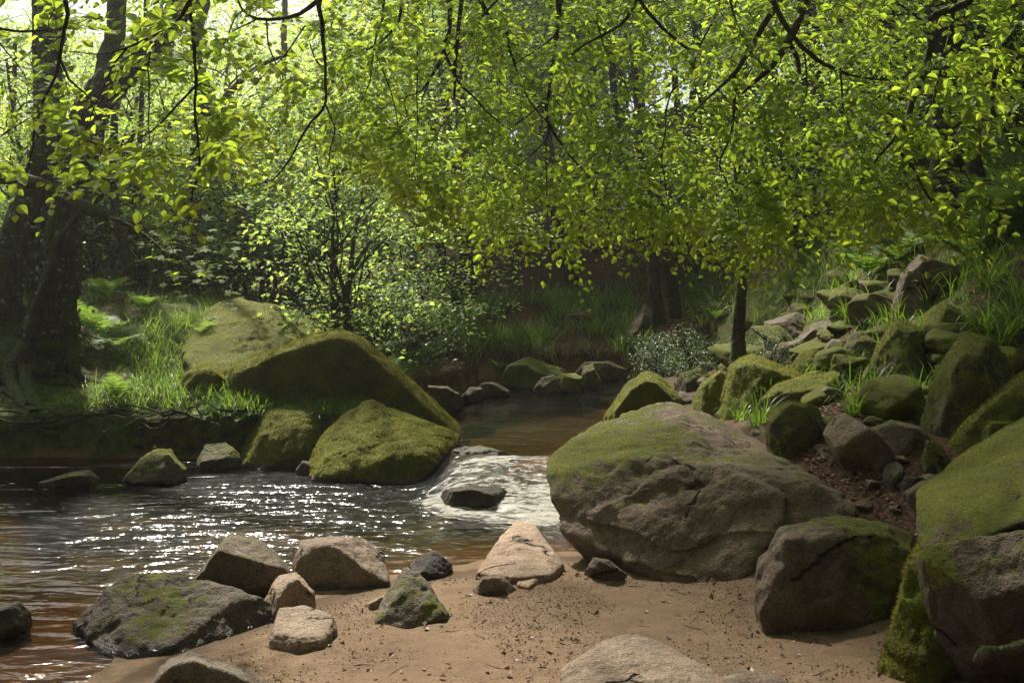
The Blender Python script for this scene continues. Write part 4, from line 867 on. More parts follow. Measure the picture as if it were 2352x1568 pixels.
# a sycamore spray reaching in at the left, five lobed leaves
a5 = []
for i in range(5):
    th = math.radians(-100+50*i); r = (.62, .9, 1.0, .9, .62)[i]
    a5 += [(r*math.cos(th), r*math.sin(th))]
    if i < 4: tm = th+math.radians(25); a5 += [(.50*math.cos(tm), .50*math.sin(tm))]
MV = np.array([(0, 0, 0)]+[(x+.15, y, -.10*(x*x+y*y)) for x, y in a5]); MF = np.array([(0, i, i+1) for i in range(1, 9)])
def sycamore_spray(lines, spread, n, label, size=.10):
    root = link('sycamore_branch', None, None, label, 'branch'); o3 = P(*lines[0][0]); root.location = o3
    acc = Acc(); nodes = []
    for ln in lines:
        c = catmull(np.array([P(*q) for q in ln]), 30); nodes.append(c[8:]); V, Fq = tube(c, np.linspace(.006, .0015, 30), 5); acc.add(V-o3, [Fq])
    nodes = np.concatenate(nodes); j = rng.randint(0, len(nodes), n)
    off = rng.normal(size=(n, 3))*np.array((spread, spread, spread*.35)); p = nodes[j]+off
    for a, b in zip(nodes[j], p):
        V, Fq = tube(np.linspace(a, b, 3), np.array((.0015, .001, .0007)), 3); acc.add(V-o3, [Fq])
    link('twigs', acc.mesh('twigs', M_TWIG), root)
    Nn = np.array((0, -.25, 1))+rng.normal(size=(n, 3))*.22; X = off*np.array((1, 1, .2))+rng.normal(size=(n, 3))*.05
    V, Ft = place(MV, MF, p-o3, frames(Nn, X), size*rng.uniform(.6, 1.1, n)*.55)
    link('leaves', mesh_np('leaves', V, [Ft], M_BEECH, False), root)
sycamore_spray([[(250,500,6.5),(330,520,6.3),(400,590,6.2),(470,660,6.1),(520,700,6.0)], [(330,520,6.3),(380,560,6.5),(440,610,6.5),(490,640,6.4)], [(360,540,6.3),(430,560,6.0),(470,600,6.0)]], .13, 120, 'sycamore branch with flat lobed leaves pointing down towards the back slab')
sycamore_spray([[(120,330,7.0),(230,350,7.0),(330,380,7.0),(400,400,7.0)], [(180,350,7.0),(240,410,7.2),(330,430,7.2)], [(0,100,7.0),(60,180,7.0),(60,240,7.0)]], .22, 150, 'sycamore branch with level layers of lobed leaves before the mossy trunks')

# ------------------------------------------------------------------ trees
def tree(label, stems, mat=None, crown=None, group=None, name='tree', sides=14, ivy=0, rough=.28, roots=None, cat='tree'):
    """stems: lists of (u, v, y, width in photo pixels). The first point of the first stem stands on the ground."""
    root = link(name, None, None, label, cat, group); u, v, y, w = stems[0][0]; o3 = P(u, v, y); root.location = o3
    acc = Acc()
    for k, st in enumerate(stems):
        w = np.array([P(*q[:3]) for q in st]); r = np.array([q[3]*q[2]/F/2 for q in st])
        n = max(12, int(np.linalg.norm(np.diff(w, axis=0), axis=1).sum()/max(.06, r.mean()*.5))); c = catmull(w, n)
        rr = np.interp(np.linspace(0, 1, n), np.linspace(0, 1, len(r)), r)
        c = c+np.stack([fbm(c*1.3+k*5, 3), fbm(c*1.3+k*5+9, 3), c[:, 0]*0], 1)*np.minimum(rr, .12)[:, None]*.8
        V, Fq = tube(c, rr, sides if r.max() > .05 else 7, rough, k+len(label)); acc.add(V-o3, [Fq])
    link('trunk', acc.mesh('trunk', mat or M_BARK), root)
    if roots:
        acc = Acc()
        for st in roots:
            w = np.array([hit(a, b)+np.array((0, 0, dz)) for a, b, dz, _ in st]); r = np.array([q[3] for q in st])
            c = catmull(w, 40); c = c+np.stack([fbm(c*3, 3), fbm(c*3+4, 3), fbm(c*3+8, 3)*.3], 1)*.06
            V, Fq = tube(c, np.interp(np.linspace(0, 1, 40), np.linspace(0, 1, len(r)), r), 9, .4, len(acc.V)); acc.add(V-o3, [Fq])
        link('roots', acc.mesh('roots', M_BARK), root)
    if ivy:
        st = stems[0]; n = ivy; k = rng.randint(0, len(st)-1, n); f = rng.rand(n); q = np.array([P(*s[:3]) for s in st]); rr = np.array([s[3]*s[2]/F/2 for s in st])
        c = q[k]*(1-f[:, None])+q[k+1]*f[:, None]; r = rr[k]*(1-f)+rr[k+1]*f; th = rng.rand(n)*2*PI
        nn = np.stack([np.cos(th), np.sin(th), rng.normal(size=n)*.3], 1); p = c+nn*r[:, None]*rng.uniform(1.0, 1.5, (n, 1))
        V, Ft = place(SV*np.array((1, 1.5, 1)), SF, p-o3, frames(nn+rng.normal(size=(n, 3))*.5, rng.normal(size=(n, 3))+np.array((0, 0, -1))), rng.uniform(.04, .075, n))
        link('ivy', mesh_np('ivy', V, [Ft], M_DARKLEAF, False), root)
    return root
def crown_mesh(kind, seed, nspray=120, per=60, size=(3.2, 3.2, 4.0), z0=3.0, trunk_h=9.0, tr=.16, leaf=.085, flat=.16, spray_r=.75):
    """Trunk with limbs and a crown of flat leaf sprays, standing at the origin."""
    r = np.random.RandomState(seed); acc = Acc()
    bend = r.normal(size=2)*.5
    z = np.linspace(-.4, trunk_h, 24); c = np.stack([bend[0]*(z/trunk_h)**2+.15*np.sin(z*.9+seed), bend[1]*(z/trunk_h)**2+.15*np.cos(z*.8+seed), z], 1)
    V, Fq = tube(c, np.maximum(tr*(1-z/trunk_h*.8), .02), 9, .25, seed); acc.add(V, [Fq])
    P_, X_, N_, S_ = [], [], [], []
    ctr = np.array((c[-1, 0]*.5, c[-1, 1]*.5, z0+size[2]))
    for i in range(nspray):
        d = r.normal(size=3); d /= np.linalg.norm(d); q = ctr+d*np.array(size)*(.35+.65*r.rand()**.5)*(1+.15*r.normal())
        if i % 2 == 0 or kind == 'low':
            zt = np.clip(q[2]-r.uniform(.3, 1.2)-.25*np.hypot(q[0], q[1]), .3, trunk_h*.97); a = np.array([np.interp(zt, z, c[:, 0]), np.interp(zt, z, c[:, 1]), zt])
            s = np.linspace(0, 1, 8)[:, None]; ln = a*(1-s)+q*s+np.array((0, 0, .12))*np.linalg.norm(q-a)*np.sin(s*PI)+r.normal(size=3)*.1*np.sin(s*2*PI)
            V, Fq = tube(ln, np.linspace(min(tr*.5, .006+.012*np.linalg.norm(q-a)), .003, 8), 4); acc.add(V, [Fq])
        n = int(per*r.uniform(.5, 1.4)); th = r.rand(n)*2*PI; rad = np.sqrt(r.rand(n))*spray_r*r.uniform(.6, 1.3)
        tilt = r.normal(size=3)*.22+np.array((0, 0, 1)); tilt /= np.linalg.norm(tilt)
        e1 = np.cross(tilt, (1, .3, 0)); e1 /= np.linalg.norm(e1); e2 = np.cross(tilt, e1)
        p = q+rad[:, None]*(np.cos(th)[:, None]*e1*1.25+np.sin(th)[:, None]*e2*.8)+tilt*r.normal(size=(n, 1))*flat-np.array((0, 0, .18))*(rad[:, None]/spray_r)**2
        P_.append(p); X_.append(p-q+r.normal(size=(n, 3))*.3); N_.append(tilt+r.normal(size=(n, 3))*.38); S_.append(leaf*r.uniform(.6, 1.3, n))
    V, Ft = place(SV, SF, np.concatenate(P_), frames(np.concatenate(N_), np.concatenate(X_)), np.concatenate(S_))
    return acc, V, Ft
PROTO = {}
def proto(key, mat_leaf, mat_bark, **kw):
    acc, V, Ft = crown_mesh(key, **kw)
    PROTO[key] = (acc.mesh('trunk', mat_bark), mesh_np('crown', V, [Ft], mat_leaf, False))
proto('beech', M_CROWN, M_BARKD, seed=1, nspray=150, per=60, size=(3.4, 3.4, 5.0), z0=.9, trunk_h=11, tr=.12, leaf=.11)
proto('oak', M_CROWN, M_BARK, seed=2, nspray=140, per=60, size=(3.0, 3.2, 4.4), z0=1.4, trunk_h=10, tr=.13, leaf=.11)
proto('ash', M_CROWN2, M_BARKD, seed=3, nspray=130, per=60, size=(2.6, 2.6, 5.0), z0=.7, trunk_h=11, tr=.09, leaf=.11)
proto('low', M_CROWN2, M_BARKD, seed=4, nspray=90, per=55, size=(1.7, 1.7, 1.4), z0=.08, trunk_h=2.8, tr=.04, leaf=.07, flat=.05, spray_r=.55)
proto('hazel', M_CROWN2, M_BARKD, seed=5, nspray=90, per=55, size=(1.4, 1.5, 2.0), z0=.15, trunk_h=3.6, tr=.035, leaf=.085, flat=.05, spray_r=.5)
proto('bush', M_CROWN, M_BARKD, seed=6, nspray=80, per=35, size=(1.0, 1.0, .75), z0=.1, trunk_h=1.4, tr=.02, leaf=.06, flat=.08, spray_r=.35)
proto('shade_canopy', M_CROWN, M_BARK, seed=9, nspray=480, per=70, size=(4.6, 4.6, 1.3), z0=8.5, trunk_h=10.0, tr=.2, leaf=.11, spray_r=.8)  # wide leaf layer for the added crowns that shade the beach from above
proto('shrub', M_SHRUB, M_BARKD, seed=16, nspray=80, per=30, size=(1.0, 1.0, .75), z0=.1, trunk_h=1.4, tr=.02, leaf=.06, flat=.06, spray_r=.3)
def stand(key, u, y, label, group, scale=1.0, rot=None, name='tree', cat='tree', x=None, lift=0):
    x = (u-PW/2)/F*y if x is None else x
    z = float(tz(np.array([x]), np.array([y]))[0])
    r = link(name, None, None, label, cat, group); r.location = (x, y, z+lift); r.rotation_euler = (rng.normal()*.05, rng.normal()*.05, rng.uniform(0, 6.3) if rot is None else rot)
    s = scale*rng.uniform(.9, 1.12); r.scale = (s, s, s*rng.uniform(.92, 1.1))
    link('trunk', PROTO[key][0], r); link('crown', PROTO[key][1], r)
    return r
# ---- trees of the left bank
G1 = 'mossy trees on the left bank'
tree('thick mossy tree with ivied base leaning right across the top left of the picture', [
    [(125,840,12.6,130),(132,760,12.6,98),(140,640,12.6,84),(148,540,12.6,76),(168,430,12.6,74),(195,310,12.6,80),(235,210,12.5,76),(300,150,12.4,68),(370,80,12.3,58),(470,-30,12.2,48),(620,-160,12.1,40)],
    [(238,210,12.5,52),(250,150,12.6,46),(262,90,12.7,42),(272,10,12.8,38),(280,-120,12.9,30)]], sides=28, group=G1, rough=.42, ivy=650,
    roots=[[(125,790,.1,.20),(175,830,.0,.13),(205,838,-.02,.06)], [(120,800,.1,.20),(150,835,.02,.13),(200,870,0,.08),(240,880,-.04,.04)],
           [(90,800,.1,.16),(60,860,.03,.11),(80,920,.02,.09),(95,940,-.05,.06)], [(60,820,.1,.14),(20,860,.03,.10),(35,900,.02,.08),(80,950,.0,.06)], [(110,820,.1,.14),(120,850,.0,.09),(180,880,-.02,.05)]])
tree('straight mossy tree standing left of the leaning tree', [
    [(20,830,13.3,110),(12,760,13.3,88),(24,620,13.3,78),(58,480,13.3,68),(98,380,13.3,66),(112,250,13.3,56),(116,120,13.3,50),(118,0,13.3,46),(122,-160,13.3,38)]], sides=28, group=G1, rough=.42, ivy=800,
    roots=[[(20,810,.1,.16),(-20,880,.02,.10),(-40,920,0,.05)]])
tree('mossy double tree stem between the two big leaning trees', [
    [(90,830,13.9,60),(84,700,13.9,46),(82,600,13.9,40),(90,520,13.9,38),(120,430,13.9,42),(105,300,13.9,34),(90,120,13.9,30),(85,-60,13.9,24)]], sides=16, group=G1, ivy=150)
tree('thin bare dark tree leaning right in front of the mossy trunks', [
    [(55,830,12.1,42),(75,760,12.1,36),(105,670,12.1,33),(130,590,12.1,30),(160,530,12.1,27),(195,480,12.1,24),(235,440,12.1,18),(275,380,12.2,13),(310,300,12.3,10)]], mat=M_BARKD, sides=12, group=G1, ivy=40)
tree('mossy fallen looking limb reaching right from the left edge with a lumpy broken end', [
    [(-60,640,11.6,30),(-70,500,11.6,30),(-40,415,11.6,30),(0,409,11.6,30),(60,415,11.6,30),(115,432,11.6,32),(160,462,11.6,34),(200,478,11.6,34),(235,490,11.6,26),(252,498,11.6,20)],
    [(228,480,11.6,14),(236,505,11.6,26),(240,520,11.6,16)], [(215,485,11.6,12),(228,512,11.6,20),(232,522,11.6,10)],
    [(250,497,11.6,12),(300,520,11.5,10),(350,555,11.5,9),(382,585,11.5,6)], [(300,520,11.5,5),(290,560,11.5,4),(330,610,11.5,3)]], group=G1, cat='tree')
G2 = 'slender trees of the sunlit wood behind the left bank'
for lab, st in [
    ('dark upright tree with a forked top rising above the back slab', [[(452,680,18,40),(455,600,18,36),(452,500,18,38),(458,400,18,38),(462,300,18,40),(470,220,18,30),(450,120,18,26),(470,0,18,22),(480,-120,18,16)],[(462,320,18,22),(500,250,18,18),(540,200,18,15),(600,150,18,10),(680,120,18,6)]]),
    ('slim tree leaning left with its foot in the grass behind the ferns', [[(300,690,16.5,34),(297,620,16.5,28),(282,560,16.5,25),(268,500,16.5,23),(258,430,16.5,20),(262,300,16.5,17),(280,120,16.5,14),(285,-80,16.5,10)]]),
    ('short mossy tree stub beside the slim leaning tree', [[(325,680,17.5,26),(322,600,17.5,22),(318,540,17.5,20),(312,470,17.5,16),(318,350,17.5,13),(330,150,17.5,10),(335,-40,17.5,8)]]),
    ('pale slender tree in the bright gap left of centre', [[(392,690,24,26),(388,560,24,22),(384,400,24,20),(388,200,24,18),(392,60,24,15),(395,-80,24,12)]]),
    ('very slim pale tree at the left edge of the wood', [[(2,640,20,22),(8,560,20,18),(18,480,20,15),(30,330,20,12),(35,100,20,10)]]),
    ('crooked tree with a thick slanting limb over the pale leaves', [[(700,640,24,28),(715,540,24,24),(725,440,24,22),(738,370,24,22),(755,310,24,20),(760,200,24,15),(770,-40,24,12)],[(738,372,24,16),(722,350,24,12),(715,330,24,9)]]),
    ('dark fallen looking limb slanting above the back slab', [[(470,675,20,14),(500,652,20,18),(545,640,20,14),(580,625,20,8)]]),
    ('upright tree half hidden beside the crooked tree', [[(640,660,27,26),(645,540,27,22),(640,400,27,18),(650,200,27,15),(655,-50,27,12)]]),
    ('pair stemmed dark tree behind the left end of the hanging leaves', [[(1042,560,23,24),(1040,420,23,20),(1036,330,23,16),(1020,220,23,20),(1000,130,23,22),(960,30,23,18),(940,-60,23,14)],[(1062,560,23.4,20),(1060,430,23.4,17),(1062,300,23.4,15),(1066,100,23.4,12)],[(1020,220,23,14),(1070,150,23,10),(1105,110,23,7)]])]:
    tree(lab, st, mat=M_BARKD, group=G2, sides=12)
G3 = 'trees on the dark slope across the upper pool'
for lab, st in [
    ('stout dark tree at the foot of the far slope left of the grassy bank', [[(1072,690,19.5,44),(1075,600,19.5,38),(1070,480,19.5,32),(1060,300,19.5,26),(1050,50,19.5,20)]]),
    ('leaning slim tree over the pale understorey left of the stout tree', [[(1050,700,18.5,20),(1020,610,18.5,16),(990,520,18.5,14),(960,430,18.5,12),(930,300,18.5,9)]]),
    ('left stem of the slender pair across the pool', [[(1518,745,18.6,32),(1505,660,18.6,28),(1490,580,18.6,26),(1470,510,18.6,24),(1440,420,18.6,22),(1420,300,18.6,18),(1400,100,18.6,14)]]),
    ('right stem of the slender pair across the pool', [[(1552,730,18.8,32),(1545,660,18.8,28),(1532,600,18.8,26),(1512,530,18.8,26),(1490,460,18.8,22),(1470,330,18.8,18),(1450,100,18.8,14)]]),
    ('small mossy tree standing on the rocks with bright leaves before it', [[(1690,835,12.6,44),(1694,790,12.6,34),(1697,720,12.6,28),(1700,650,12.6,25),(1708,580,12.6,22),(1700,480,12.6,18),(1690,350,12.6,14),(1700,150,12.6,10)]]),
    ('dark leaning tree on the slope behind the centre leaves', [[(1310,640,22,34),(1290,560,22,30),(1275,480,22,28),(1262,380,22,24),(1250,200,22,20)]]),
    ('dark tree beside the leaf litter patch on the slope', [[(1395,640,23,30),(1380,560,23,28),(1370,480,23,26),(1365,350,23,22),(1360,100,23,18)]]),
    ('second dark tree by the leaf litter patch, bent left', [[(1345,630,24,24),(1330,560,24,22),(1300,490,24,20),(1290,380,24,16)]]),
    ('thin dark tree high on the slope with a bowed stem', [[(1640,640,22,24),(1620,540,22,22),(1600,430,22,18),(1590,250,22,16),(1600,40,22,13)]]),
    ('broad shaded tree with brown flaking bark behind the kinked bough', [[(2230,500,12.0,120),(2190,470,12.0,84),(2180,380,12.0,72),(2170,280,12.0,70),(2162,150,12.0,70),(2160,0,12.0,68),(2158,-150,12.0,62)]]),
    ('squat broken tree base right of the broad shaded tree', [[(2262,500,12.6,60),(2245,430,12.6,46),(2240,380,12.6,34),(2250,250,12.6,24),(2262,60,12.6,18)]]),
    ('ridge top tree in the light gap at the top, leaning left', [[(1960,140,27,30),(1940,90,27,24),(1925,30,27,22),(1915,-60,27,20)]]),
    ('dark ridge top tree right of the light gap', [[(1980,150,29,34),(1975,80,29,30),(1965,0,29,26),(1960,-80,29,24)]]),
    ('slim ridge top tree against the light', [[(2030,140,30,16),(2015,60,30,14),(2000,-20,30,12)]]),
    ('slope tree showing through the leaves below the ridge', [[(2080,330,22,22),(2070,220,22,20),(2055,90,22,18),(2045,-60,22,15)]]),
    ('thin slope tree behind the long side limb', [[(1890,470,19,18),(1870,350,19,16),(1850,200,19,14),(1840,20,19,12)]])]:
    tt = tree(lab, st, mat=M_BARKD if 'mossy' not in lab else M_BARK, group=G3, sides=16 if 'broad' in lab else 12)
    if 'small mossy' in lab or 'broad' in lab:         # unseen crowns added above the picture, narrowed to shade the beach
        cr = link('crown', PROTO['shade_canopy'][1], tt); cr.location = (-1.2, .75, -.8) if 'small' in lab else (-1.5, 2.2, -1.0); cr.scale = (1.0, .62, 1.1)
# ---- crowns: understorey and woodland
GU = 'leafy understorey bushes behind the boulders'
hz = stand('hazel', 800, 14.2, 'many stemmed hazel with tiered grey green leaves above the triangular boulder', GU, 1.05, name='hazel', cat='tree')
for lab, st in [('twiggy open sapling whose dark stems fan out above the triangular boulder', [[(800,775,13.6,22),(795,700,13.6,17),(803,640,13.6,14),(812,560,13.6,10),(830,470,13.6,7),(850,400,13.6,4)],[(797,690,13.6,12),(775,620,13.6,9),(740,560,13.6,6),(700,500,13.6,4)],[(805,640,13.6,9),(845,590,13.6,7),(890,545,13.6,4)],[(790,700,13.6,10),(770,660,13.6,8),(776,560,13.6,6),(772,470,13.6,4)]]),
                ('single stemmed young tree behind the back slab', [[(642,700,14.5,12),(632,650,14.5,10),(640,600,14.5,8),(655,550,14.5,6),(660,480,14.5,4)],[(634,640,14.5,6),(605,625,14.5,4)]])]:
    tree(lab, st, mat=M_BARKD, group=GU, sides=7, name='sapling')
B = [  # key, u, y, scale, label
 ('low', 560, 16.5, 1.0, 'spreading bush in level tiers left of the back slab'), ('low', 690, 16.0, 1.1, 'low tiered bush right behind the back slab'), ('low', 880, 16.0, .8, 'grey green tiered bush at the head of the upper pool'),
 ('hazel', 620, 18, 1.2, 'taller sunlit hazel behind the back slab'), ('hazel', 950, 18.5, 1.2, 'shaded hazel left of the stout slope tree'), ('shrub', 900, 14.9, .9, 'bush leaning out over the water behind the triangular boulder'),
 ('hazel', 430, 17.5, 1.1, 'bright bush behind the grass mound'), ('hazel', 240, 18, 1.1, 'bright bush behind the ferns'), ('low', 120, 17.5, 1.2, 'leafy bush behind the mossy trunks'),
 ('hazel', 30, 17, 1.1, 'leafy bush at the left edge behind the trunks'), ('low', 350, 20, 1.3, 'sunlit tiered bush far behind the grass'), ('hazel', 540, 22, 1.5, 'sunlit hazel in the middle of the wood'),
 ('hazel', 760, 21, 1.5, 'pale hazel with shining leaves above the back slab'), ('hazel', 860, 24, 1.7, 'tall shining hazel behind the sapling'), ('hazel', 1000, 25, 1.7, 'dim hazel behind the pair stemmed tree'),
 ('hazel', 1180, 24, 1.3, 'dim bush on the slope above the grassy bank'), ('hazel', 1280, 27, 1.5, 'dim bush high on the slope behind the dark trunks'),
 ('low', 1450, 24, 1.3, 'low slope bush behind the slender pair'), ('low', 1600, 21, 1.2, 'low slope bush right of the slender pair'), ('hazel', 1700, 24, 1.5, 'slope hazel behind the small mossy tree'),
 ('low', 1800, 18, 1.3, 'ferny bush on the slope above the bedrock ledges'), ('hazel', 1900, 20, 1.4, 'dark slope bush below the ridge'), ('low', 2050, 16, 1.2, 'dark slope bush beside the broad shaded tree'),
 ('low', 2300, 14, 1.2, 'dark bush at the right edge behind the broad tree'), ('hazel', 2150, 21, 1.5, 'dark bush high behind the broad tree'), ('hazel', 150, 25, 1.8, 'far leafy bush at the back of the left wood'),
 *[(('bush', 'low')[q % 2], 20+q*36, 17.5+(q*7 % 5)*2.2, 1.0, 'leafy undergrowth bush on the sunlit floor of the left wood') for q in range(16)],
 *[('bush', 150+q*62, 19.5+(q*5 % 4)*1.3, 2.0, 'wide sunlit bush filling the gap between the left wood and the back slab') for q in range(9)],
 ('shrub', 1590, 13.6, .55, 'grey green leafy bush overhanging the water beside the small mossy tree'), ('shrub', 1500, 15.2, .45, 'little bush at the foot of the slender pair'), ('shrub', 1760, 12.6, .35, 'small leafy shoot right of the small mossy tree')]
for key, u, y, s, lab in B: stand(key, u, y+(2.6 if 400 < u < 720 and y < 19 else 0), lab, GU, s, name='bush' if key != 'hazel' else 'hazel', cat='bush')
GT = 'woodland trees of the valley'
T_ = []
for i in range(60):
    y = 21+(i % 32)*1.55+rng.uniform(-1, 1); side = i % 2
    u = rng.uniform(-350, 1050) if side == 0 else rng.uniform(950, 2700)
    if side == 0: y += 15+(y-21)*.5
    elif u < 1750: y += 7
    T_.append((('beech', 'oak', 'ash')[i % 3], u, y))
T_ += [('beech', 1330, 34), ('oak', 1480, 36), ('ash', 1420, 30), ('beech', 1400, 40)]
for i in range(22): T_.append((('beech', 'ash', 'oak')[i % 3], rng.uniform(950, 2100), rng.uniform(29, 46)))
for i, (key, u, y) in enumerate(T_):
    stand(key, u, y, 'sunlit leafy tree deep in the wood on the left' if u < 1000 else 'shaded leafy tree deep on the right hand slope', GT if u < 1000 else 'woodland trees of the slope', rng.uniform(.85, 1.25)*(1+.004*y), name='woodland_tree')
# unseen trees added beside and behind the camera to block sun and skylight
GC = 'unseen canopy trees added to shade the right bank and the beach'
for key, x, y, s, lift in [('shade_canopy', 6.2, 16.0, 1.0, .3), ('shade_canopy', 7.6, 10.0, 1.0, 0), ('shade_canopy', 7.2, 4.5, 1.1, 0), ('oak', 10.5, 7.5, 1.1, 0), ('shade_canopy', 5.5, 18.5, 1.0, 0), ('shade_canopy', 4.5, -2, 1.1, 0), ('shade_canopy', -2.2, -3.4, 1.1, 0), ('shade_canopy', 1.5, -8, 1.2, 0),
        ('oak', -7, -5, 1.25, 0), ('beech', -9.5, -1, 1.3, 0), ('shade_canopy', -10, 4.6, 1.1, .5), ('shade_canopy', -9.5, 12.5, 1.0, 0), ('shade_canopy', 10, 0, 1.2, 0), ('beech', -13, 8, 1.2, 0)]:
    stand(key, 0, y, 'unseen canopy tree added outside the picture to shade the beach', GC, s, name='woodland_tree', x=x, lift=lift)

# ------------------------------------------------------------------ grass, ferns, litter
def blade_mesh(n, r, spread, hmin, hmax, wmin=.004, wmax=.008, droop=1.0, seg=4):
    """n arching blades rooted inside radius spread -> arrays relative to the tuft's foot."""
    th = r.rand(n)*2*PI; rad = spread*np.sqrt(r.rand(n)); root = np.stack([np.cos(th)*rad, np.sin(th)*rad, -.02*np.ones(n)], 1)
    az = th+r.normal(size=n)*.7; out = np.stack([np.cos(az), np.sin(az), 0*az], 1); L = r.uniform(hmin, hmax, n); bend = r.uniform(.25, 1.15, n)*droop; w = r.uniform(wmin, wmax, n)
    s = np.linspace(0, 1, seg+1); Vs = []
    sd_ = np.stack([-out[:, 1], out[:, 0], 0*az], 1)
    a0 = r.uniform(.05, .5, n)
    px = np.zeros(n); pz = np.zeros(n); prev = 0
    for k, t in enumerate(s):
        if k: ang = a0+bend*1.9*(t**1.3); px = px+np.sin(ang)*L/seg; pz = pz+np.cos(ang)*L/seg
        c = root+out*px[:, None]+np.array((0, 0, 1))*pz[:, None]; ww = (w*(1-t**2.2)*.5+.0004)[:, None]
        Vs += [c-sd_*ww, c+sd_*ww]
    V = np.stack(Vs, 1).reshape(-1, 3); base = np.arange(n)[:, None, None]*(2*seg+2)
    q = np.array([(2*k, 2*k+1, 2*k+3, 2*k+2) for k in range(seg)])[None]+base
    return V, q.reshape(-1, 4)
def sample_ground(n, region, ok, dens=None, nz=None):
    out = []; r = rng
    while len(out) < n:
        k = 4000
        x = r.uniform(region[0], region[2], k); y = r.uniform(region[1], region[3], k)
        m = ok(x, y)
        if nz is not None: m &= noise3(np.stack([x*nz, y*nz, x*0+nz], 1)) > r.normal(size=k)*.12-.12
        out += list(zip(x[m], y[m]))
    out = np.array(out[:n]); return np.column_stack([out, tz(out[:, 0], out[:, 1])])
def rocks_clear(x, y):
    """False where a boulder stands: by the boulders' own footprints."""
    m = np.ones(len(x), bool)
    for o in ROCKS.values():
        b = o.bound_box; cx, cy_ = o.location[0], o.location[1]; ax = (b[6][0]-b[0][0])/2*.62; ay = (b[6][1]-b[0][1])/2*.62; mx = (b[6][0]+b[0][0])/2; my = (b[6][1]+b[0][1])/2
        m &= ((x-cx-mx)/ax)**2+((y-cy_-my)/ay)**2 > 1
    return m
def grass_mass(label, spots, hmin, hmax, per=7, mat=M_GRASS, droop=1.0, spread=.06, wmax=.008, wmin=.004):
    acc = Acc()
    for p in spots:
        k = fb(p)
        V, Fq = blade_mesh(per, rng, spread, hmin*k, hmax*k, wmin, wmax, droop, 4); acc.add(V+p, [Fq])
    link('grass', acc.mesh('grass', mat, True), None, label, 'grass', None, 'stuff')
def fb(p): return float(.75+.5*abs(noise3(np.array([[p[0]*.9, p[1]*.9, 1.]]))[0]))
land = lambda x, y: sdist(x, y) < -.12
okL = lambda x, y: land(x, y) & rocks_clear(x, y)
g1 = sample_ground(2600, (-5.2, 11.0, -1.7, 15.6), lambda x, y: okL(x, y) & (x > -5.0-.4*(y-11)) & (y < 15.8) & ~((x < -3.6) & (y < 11.35)), nz=.9)
g1 = g1[~((g1[:, 0] < -3.9) & (rng.rand(len(g1)) < .5))]
grass_mass('long arching green grass over the left bank', g1, .22, .42)
g1b = sample_ground(1000, (-3.2, 10.95, -1.75, 11.75), lambda x, y: okL(x, y)); grass_mass('sunlit fringe of arching grass along the lip of the left bank', g1b, .2, .38, 9, wmax=.010, wmin=.005)
g2 = sample_ground(420, (-12, 11.2, -4.5, 20), lambda x, y: okL(x, y), nz=.8); grass_mass('thin grass under the mossy trunks', g2, .15, .34, 6)
g2b = sample_ground(900, (-13, 15, -2.5, 25), lambda x, y: okL(x, y), nz=.5); grass_mass('sunlit ground cover grass between the trees of the left wood', g2b, .2, .45, 7, spread=.15, wmax=.014, wmin=.007)
g3 = sample_ground(1000, (-2.2, 17.6, 2.6, 21.5), lambda x, y: land(x, y) & (y < 21.5) & ((x < 1.0) | (rng.rand(len(x)) < .35)), nz=.6); grass_mass('shaded tussock grass on the far bank above the upper pool', g3, .35, .7, 11, spread=.14, wmax=.014, wmin=.008)
g3b = sample_ground(260, (-1.6, 18.1, 1.9, 18.6), land); grass_mass('dead straw hanging under the far bank grass', g3b, .3, .6, 9, M_DRYGRASS, 2.2, .1, .012, .006)
g4 = sample_ground(520, (2.6, 8.2, 8, 16), lambda x, y: okL(x, y) & (y > 8.6+.0*x) & (x > 2.4+.12*(y-8)), nz=.7); grass_mass('rough grass growing over the right slope', g4, .25, .5, 9, spread=.1, wmax=.010)
g5 = sample_ground(420, (2.5, 16, 12, 28), lambda x, y: land(x, y), nz=.5); grass_mass('dark grass scattered on the wooded slope', g5, .3, .7, 9, spread=.2, wmax=.018, wmin=.01)
